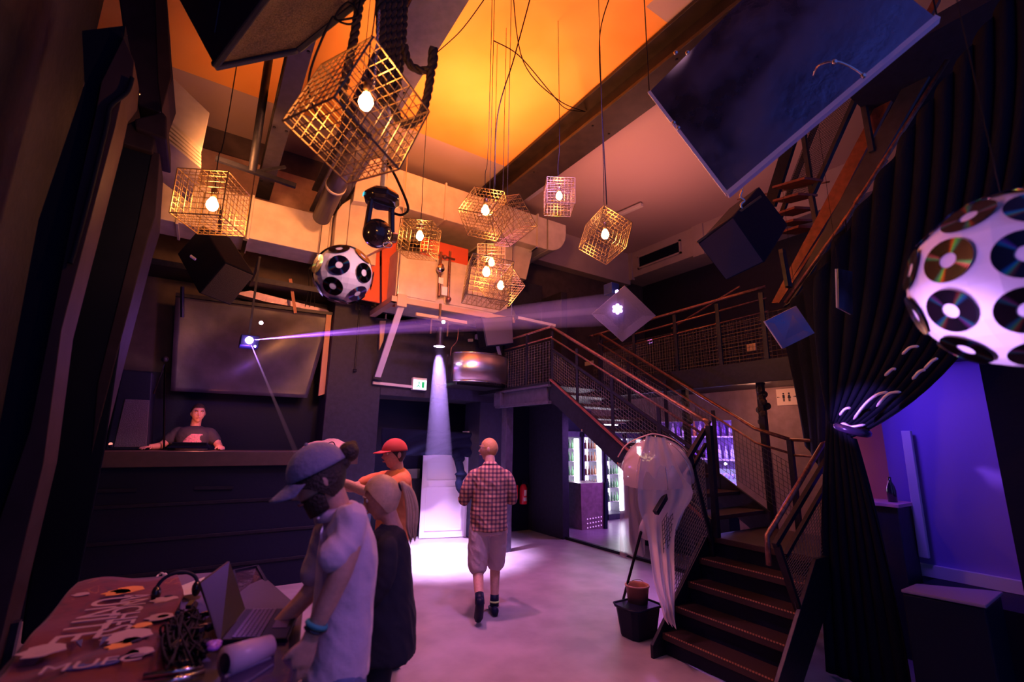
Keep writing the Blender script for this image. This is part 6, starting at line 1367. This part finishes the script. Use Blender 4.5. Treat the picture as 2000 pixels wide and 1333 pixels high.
part(p3_, 'cap', redcap, lambda b: b.grid([[W3(.090*math.sin(th)*math.cos(a), .110*math.sin(th)*math.sin(a), .022+.108*math.cos(th)) for a in [2*pi*k/28 for k in range(29)]] for th in [R(88)*j/10 for j in range(11)]]), smooth=True, thick=.006)
part(p3_, 'cap_brim', redcap, lambda b: b.grid([[W3(.085*math.sin(a)*(1-.1*t), .06+.055*math.cos(a)+.07*t, .03-.015*t) for a in [R(-80+160*k/12) for k in range(13)]] for t in (0, .5, 1)]), smooth=True, thick=.005)
# ---------------- man walking away in plaid shirt
rz = R(-22); w_, d_ = frame_of((2.63, 4.42, 0), rz)
p4_ = thing('person', w_(0, 0, 0), 'person in a plaid shirt and light shorts walking away across the dance floor', 'person')
mb = MB(); W4 = headmesh(mb, w_(-.01, .03, 1.645), d_(-1, .35, .0), d_(0, .05, 1), 1.0)
limb(mb, [w_(0, -.03, 1.43), w_(-.005, .0, 1.55)], [.062, .056])
torso(mb, [w_(0, 0, .92), w_(0, 0, 1.1), w_(0, 0, 1.3), w_(0, -.02, 1.43)], [(.15, .10), (.15, .11), (.165, .12), (.13, .07)], d_(1, 0, 0))
limb(mb, [w_(-.15, -.01, 1.375), w_(-.22, -.02, 1.28), w_(-.25, .0, 1.15), w_(-.24, .14, 1.13), w_(-.20, .23, 1.16)], [.056, .050, .045, .036, .027]); hand(mb, w_(-.20, .24, 1.165), d_(.5, 1, .3), d_(0, 0, 1), d_(-1, 0, 0), curl=.6)
limb(mb, [w_(.15, -.01, 1.375), w_(.21, -.02, 1.28), w_(.235, .0, 1.15), w_(.22, .14, 1.13), w_(.17, .23, 1.16)], [.056, .050, .045, .036, .027]); hand(mb, w_(.16, .24, 1.165), d_(-.5, 1, .3), d_(0, 0, 1), d_(1, 0, 0), curl=.6)
limb(mb, [w_(.085, 0, .92), w_(.095, .10, .53), w_(.09, .06, .11)], [.095, .058, .040]); limb(mb, [w_(.09, .06, .11), w_(.09, .14, .045), w_(.09, .20, .03)], [.040, .035, .022])
limb(mb, [w_(-.085, 0, .92), w_(-.10, .0, .50), w_(-.105, -.26, .20)], [.095, .058, .040]); limb(mb, [w_(-.105, -.26, .20), w_(-.105, -.22, .11), w_(-.105, -.19, .06)], [.040, .035, .022])
mb.build('body', sk, p4_, smooth=True, remesh=.0075)
face_parts(p4_, W4, M['hairginger'])
pl_ = plaid('plaid_shirt', (.60, .34, .22), (.24, .11, .12), (.08, .045, .08), 24)
mb = MB(); torso(mb, [w_(0, .0, .83), w_(0, .0, .98), w_(0, -.0, 1.14), w_(0, -.01, 1.30), w_(0, -.02, 1.42), w_(0, -.01, 1.485)], [(.195, .145), (.19, .14), (.185, .14), (.185, .13), (.155, .10), (.07, .07)], d_(1, 0, 0), 32)
limb(mb, [w_(-.12, -.02, 1.395), w_(-.18, -.02, 1.355), w_(-.235, -.02, 1.25), w_(-.265, .01, 1.13)], [.06, .066, .064, .06], 18)
limb(mb, [w_(.12, -.02, 1.395), w_(.175, -.02, 1.355), w_(.22, -.02, 1.25), w_(.245, .01, 1.13)], [.06, .066, .064, .06], 18)
mb.build('plaid_shirt', pl_, p4_, smooth=True, remesh=.009, wrinkle=.012)
part(p4_, 'collar', pl_, lambda b: b.loft([ellipse(w_(0, -.01, 1.46), d_(0, .2, 1), .075, .078, 24, d_(1, 0, 0)), ellipse(w_(0, 0, 1.51), d_(0, .2, 1), .066, .068, 24, d_(1, 0, 0)), ellipse(w_(0, -.005, 1.475), d_(0, .2, 1), .088, .092, 24, d_(1, 0, 0))], cap=False), smooth=True, thick=.004)
sh = mat('light_shorts', (.52, .40, .42), .85, bump=.3, scale=16)
mb = MB(); torso(mb, [w_(0, 0, .80), w_(0, 0, .95)], [(.175, .13), (.17, .125)], d_(1, 0, 0))
limb(mb, [w_(.088, .01, .86), w_(.097, .055, .68), w_(.10, .10, .50)], [.115, .108, .098]); limb(mb, [w_(-.088, .0, .86), w_(-.10, .0, .68), w_(-.105, -.01, .49)], [.115, .108, .098])
mb.build('shorts', sh, p4_, smooth=True, remesh=.010, wrinkle=.012)
part(p4_, 'shoe', M['black'], lambda b: shoe(b, w_(.09, .06, .09), d_(0, 1, 0)), smooth=True)
part(p4_, 'sock', M['black'], lambda b: b.tube([w_(.09, .065, .08), w_(.091, .068, .19)], [.047, .044], 14), smooth=True)
part(p4_, 'sock_stripe', mat('lime_stripe', (.55, .8, .25), .6), lambda b: b.tube([w_(.09, .065, .115), w_(.09, .066, .13)], [.05, .05], 14), smooth=True)
part(p4_, 'shoe', M['black'], lambda b: b.loft([ellipse(w_(-.105, -.27+.0*t, .23)+d_(0, .10*t, -.20*t), d_(0, .45, -.9), rx, ry, 14, d_(1, 0, 0)) for t, rx, ry in ((-.15, .03, .03), (.1, .042, .045), (.4, .044, .05), (.8, .046, .04), (1.0, .03, .02))]), smooth=True)
part(p4_, 'sock', M['black'], lambda b: b.tube([w_(-.105, -.255, .205), w_(-.104, -.19, .28)], [.046, .044], 14), smooth=True)
part(p4_, 'hair', M['hairginger'], lambda b: hair_cap(b, W4, .055, -.06, .005), smooth=True)
part(p4_, 'glasses', M['black'], lambda b: (b.tube([W4(-.078, .01, .014), W4(-.072, .085, .014), W4(-.05, .104, .012)], .003, 6), b.tube([W4(.078, .01, .014), W4(.072, .085, .014), W4(.05, .104, .012)], .003, 6), [b.tube([W4(q*.031+.021*math.cos(a), .106, .010+.017*math.sin(a)) for a in [2*pi*k/16 for k in range(17)]], .0025, 6) for q in (-1, 1)]), smooth=True)
# ---------------- performer behind the stage counter
rz = R(172); w_, d_ = frame_of((-.08, 7.36, .42), rz)
p5_ = thing('person', w_(0, 0, 0), 'person in a printed dark t-shirt standing behind the stage counter, hands spread', 'person')
mb = MB(); W5 = headmesh(mb, w_(-.02, .06, 1.605), d_(-.28, 1, -.12), d_(0, .1, 1), 1.0)
limb(mb, [w_(0, -.0, 1.40), w_(-.01, .03, 1.53)], [.062, .056])
torso(mb, [w_(0, 0, .92), w_(0, .01, 1.1), w_(0, .03, 1.28), w_(0, .01, 1.40)], [(.15, .10), (.15, .11), (.17, .12), (.13, .07)], d_(1, 0, 0))
for q, hx in ((1, .36), (-1, .33)):
    limb(mb, [w_(q*.15, .01, 1.355), w_(q*.24, .04, 1.28), w_(q*.30, .10, 1.20), w_(q*hx*.98, .24, 1.18), w_(q*hx*1.04, .32, 1.185)], [.056, .050, .044, .037, .027])
    hand(mb, w_(q*hx*1.05, .33, 1.185), d_(q*.25, 1, -.05), d_(0, 0, -1), d_(-q, 0, 0), curl=.3)
    limb(mb, [w_(q*.09, 0, .92), w_(q*.10, .01, .50), w_(q*.10, -.02, .10)], [.095, .058, .040])
mb.build('body', sk, p5_, smooth=True, remesh=.0075)
face_parts(p5_, W5, M['hairdark'])
ts = mat('charcoal_tshirt', (.045, .045, .06), .85, bump=.25, scale=14)
mb = MB(); torso(mb, [w_(0, 0, .86), w_(0, .0, 1.0), w_(0, .02, 1.16), w_(0, .03, 1.30), w_(0, .01, 1.39), w_(0, .01, 1.44)], [(.175, .13), (.17, .13), (.175, .135), (.195, .135), (.175, .105), (.075, .075)], d_(1, 0, 0), 32)
for q in (-1, 1): limb(mb, [w_(q*.13, .01, 1.365), w_(q*.18, .015, 1.345), w_(q*.245, .04, 1.265)], [.066, .074, .068], 18)
mb.build('tshirt', ts, p5_, smooth=True, remesh=.009, wrinkle=.007)
pm = mat('shirt_print', (.75, .6, .6), .8); nt, N, LK, b = nodes_of(pm); tc = N.new('ShaderNodeTexCoord'); vo = N.new('ShaderNodeTexVoronoi'); vo.inputs['Scale'].default_value = 48; LK.new(tc.outputs['Object'], vo.inputs[0])
rr = ramp(pm.node_tree, [(0, (.75, .65, .65)), (.3, (.35, .12, .25)), (.45, (.8, .7, .6)), (.6, (.06, .05, .07)), (.8, (.6, .25, .35))]); LK.new(vo.outputs['Distance'], rr.inputs[0])
mx = N.new('ShaderNodeMath'); mx.operation = 'MULTIPLY'; mx.inputs[1].default_value = 1.6; LK.new(vo.outputs['Distance'], mx.inputs[0]); LK.new(mx.outputs[0], rr.inputs[0]); LK.new(rr.outputs[0], b.inputs['Base Color'])
def prnt(b):
    rows = []
    for i in range(11):
        z = 1.17+.17*i/10; x0 = -.115; x1 = .10*(1-.0*i)-.10*(i/10)**2
        rows.append([w_(x0+(x1-x0)*k/14, .028+.139*math.sqrt(max(0, 1-((x0+(x1-x0)*k/14)/.195)**2))+.004, z) for k in range(15)])
    b.grid(rows)
part(p5_, 'shirt_print', pm, prnt, smooth=True, thick=.003)
mb = MB()
for q in (-1, 1): limb(mb, [w_(q*.09, 0, .90), w_(q*.10, .01, .50), w_(q*.10, -.02, .12)], [.105, .075, .065])
mb.build('trousers', ts, p5_, smooth=True, remesh=.012)
for q in (-1, 1): part(p5_, 'shoe', M['black'], lambda b: shoe(b, w_(q*.10, -.02, .09), d_(0, 1, 0)), smooth=True)
part(p5_, 'hair', M['hairdark'], lambda b: hair_cap(b, W5, .070, -.05, .006), smooth=True)
# ================================================================== LIGHT BEAMS IN THE HAZE
def haze(name, dens, col):
    m_ = bpy.data.materials.new(name); m_.use_nodes = True; nt = m_.node_tree; nt.nodes.clear(); o = nt.nodes.new('ShaderNodeOutputMaterial'); v = nt.nodes.new('ShaderNodeVolumeScatter')
    v.inputs['Color'].default_value = (*col, 1); v.inputs['Density'].default_value = dens; v.inputs['Anisotropy'].default_value = .2; nt.links.new(v.outputs[0], o.inputs['Volume']); return m_

def cone(b, a, c, r0, r1, n=20):
    b.tube([Vector(a), Vector(c)], [r0, r1], n)
tgt = at(1206, 604, D=4.62)
def beam(name, a, c, r0, r1, dens, label, col=(.75, .6, 1)):
    w_ = MB(); cone(w_, a, c, r0, r1); o = w_.build(name, haze('haze_'+label[:9], dens, col)); return tag(o, label, 'light beam')
a_ = lc.lerp(tgt, .004)
far_ = lc.lerp(tgt, 1.0)
beam('laser_beam', a_, far_, .004, .17, .55, 'wide violet laser beam crossing the hall to the diamond panel')
lamp('laser_wide', 'SPOT', lc.lerp(tgt, .012), (.40, .10, 1.0), 7500, .002, tgt, 4.0, .5)
beam('laser_beam', a_, lc.lerp(tgt, .98), .004, .040, 1.6, 'bright narrow core of the violet beam crossing the hall')
lamp('laser_core', 'SPOT', lc.lerp(tgt, .012), (.45, .15, 1.0), 16000, .002, tgt, 1.0, .3)
dn_ = hp0+Vector((0, 0, .01))
beam('laser_beam', lc.lerp(dn_, .01), lc.lerp(dn_, .97), .004, .016, 2.2, 'thin violet laser line slanting down to the chest of the cap wearer', (.6, .5, 1))
lamp('laser_line', 'SPOT', lc.lerp(dn_, .012), (.30, .12, 1.0), 9000, .002, dn_, .55, .2)
beam('spot_beam', lens+Vector((0, 0, -.03)), Vector((3.28, 7.0, .02)), .07, .34, .10, 'pale violet beam falling from the small spot lamp to the floor', (.7, .6, 1))
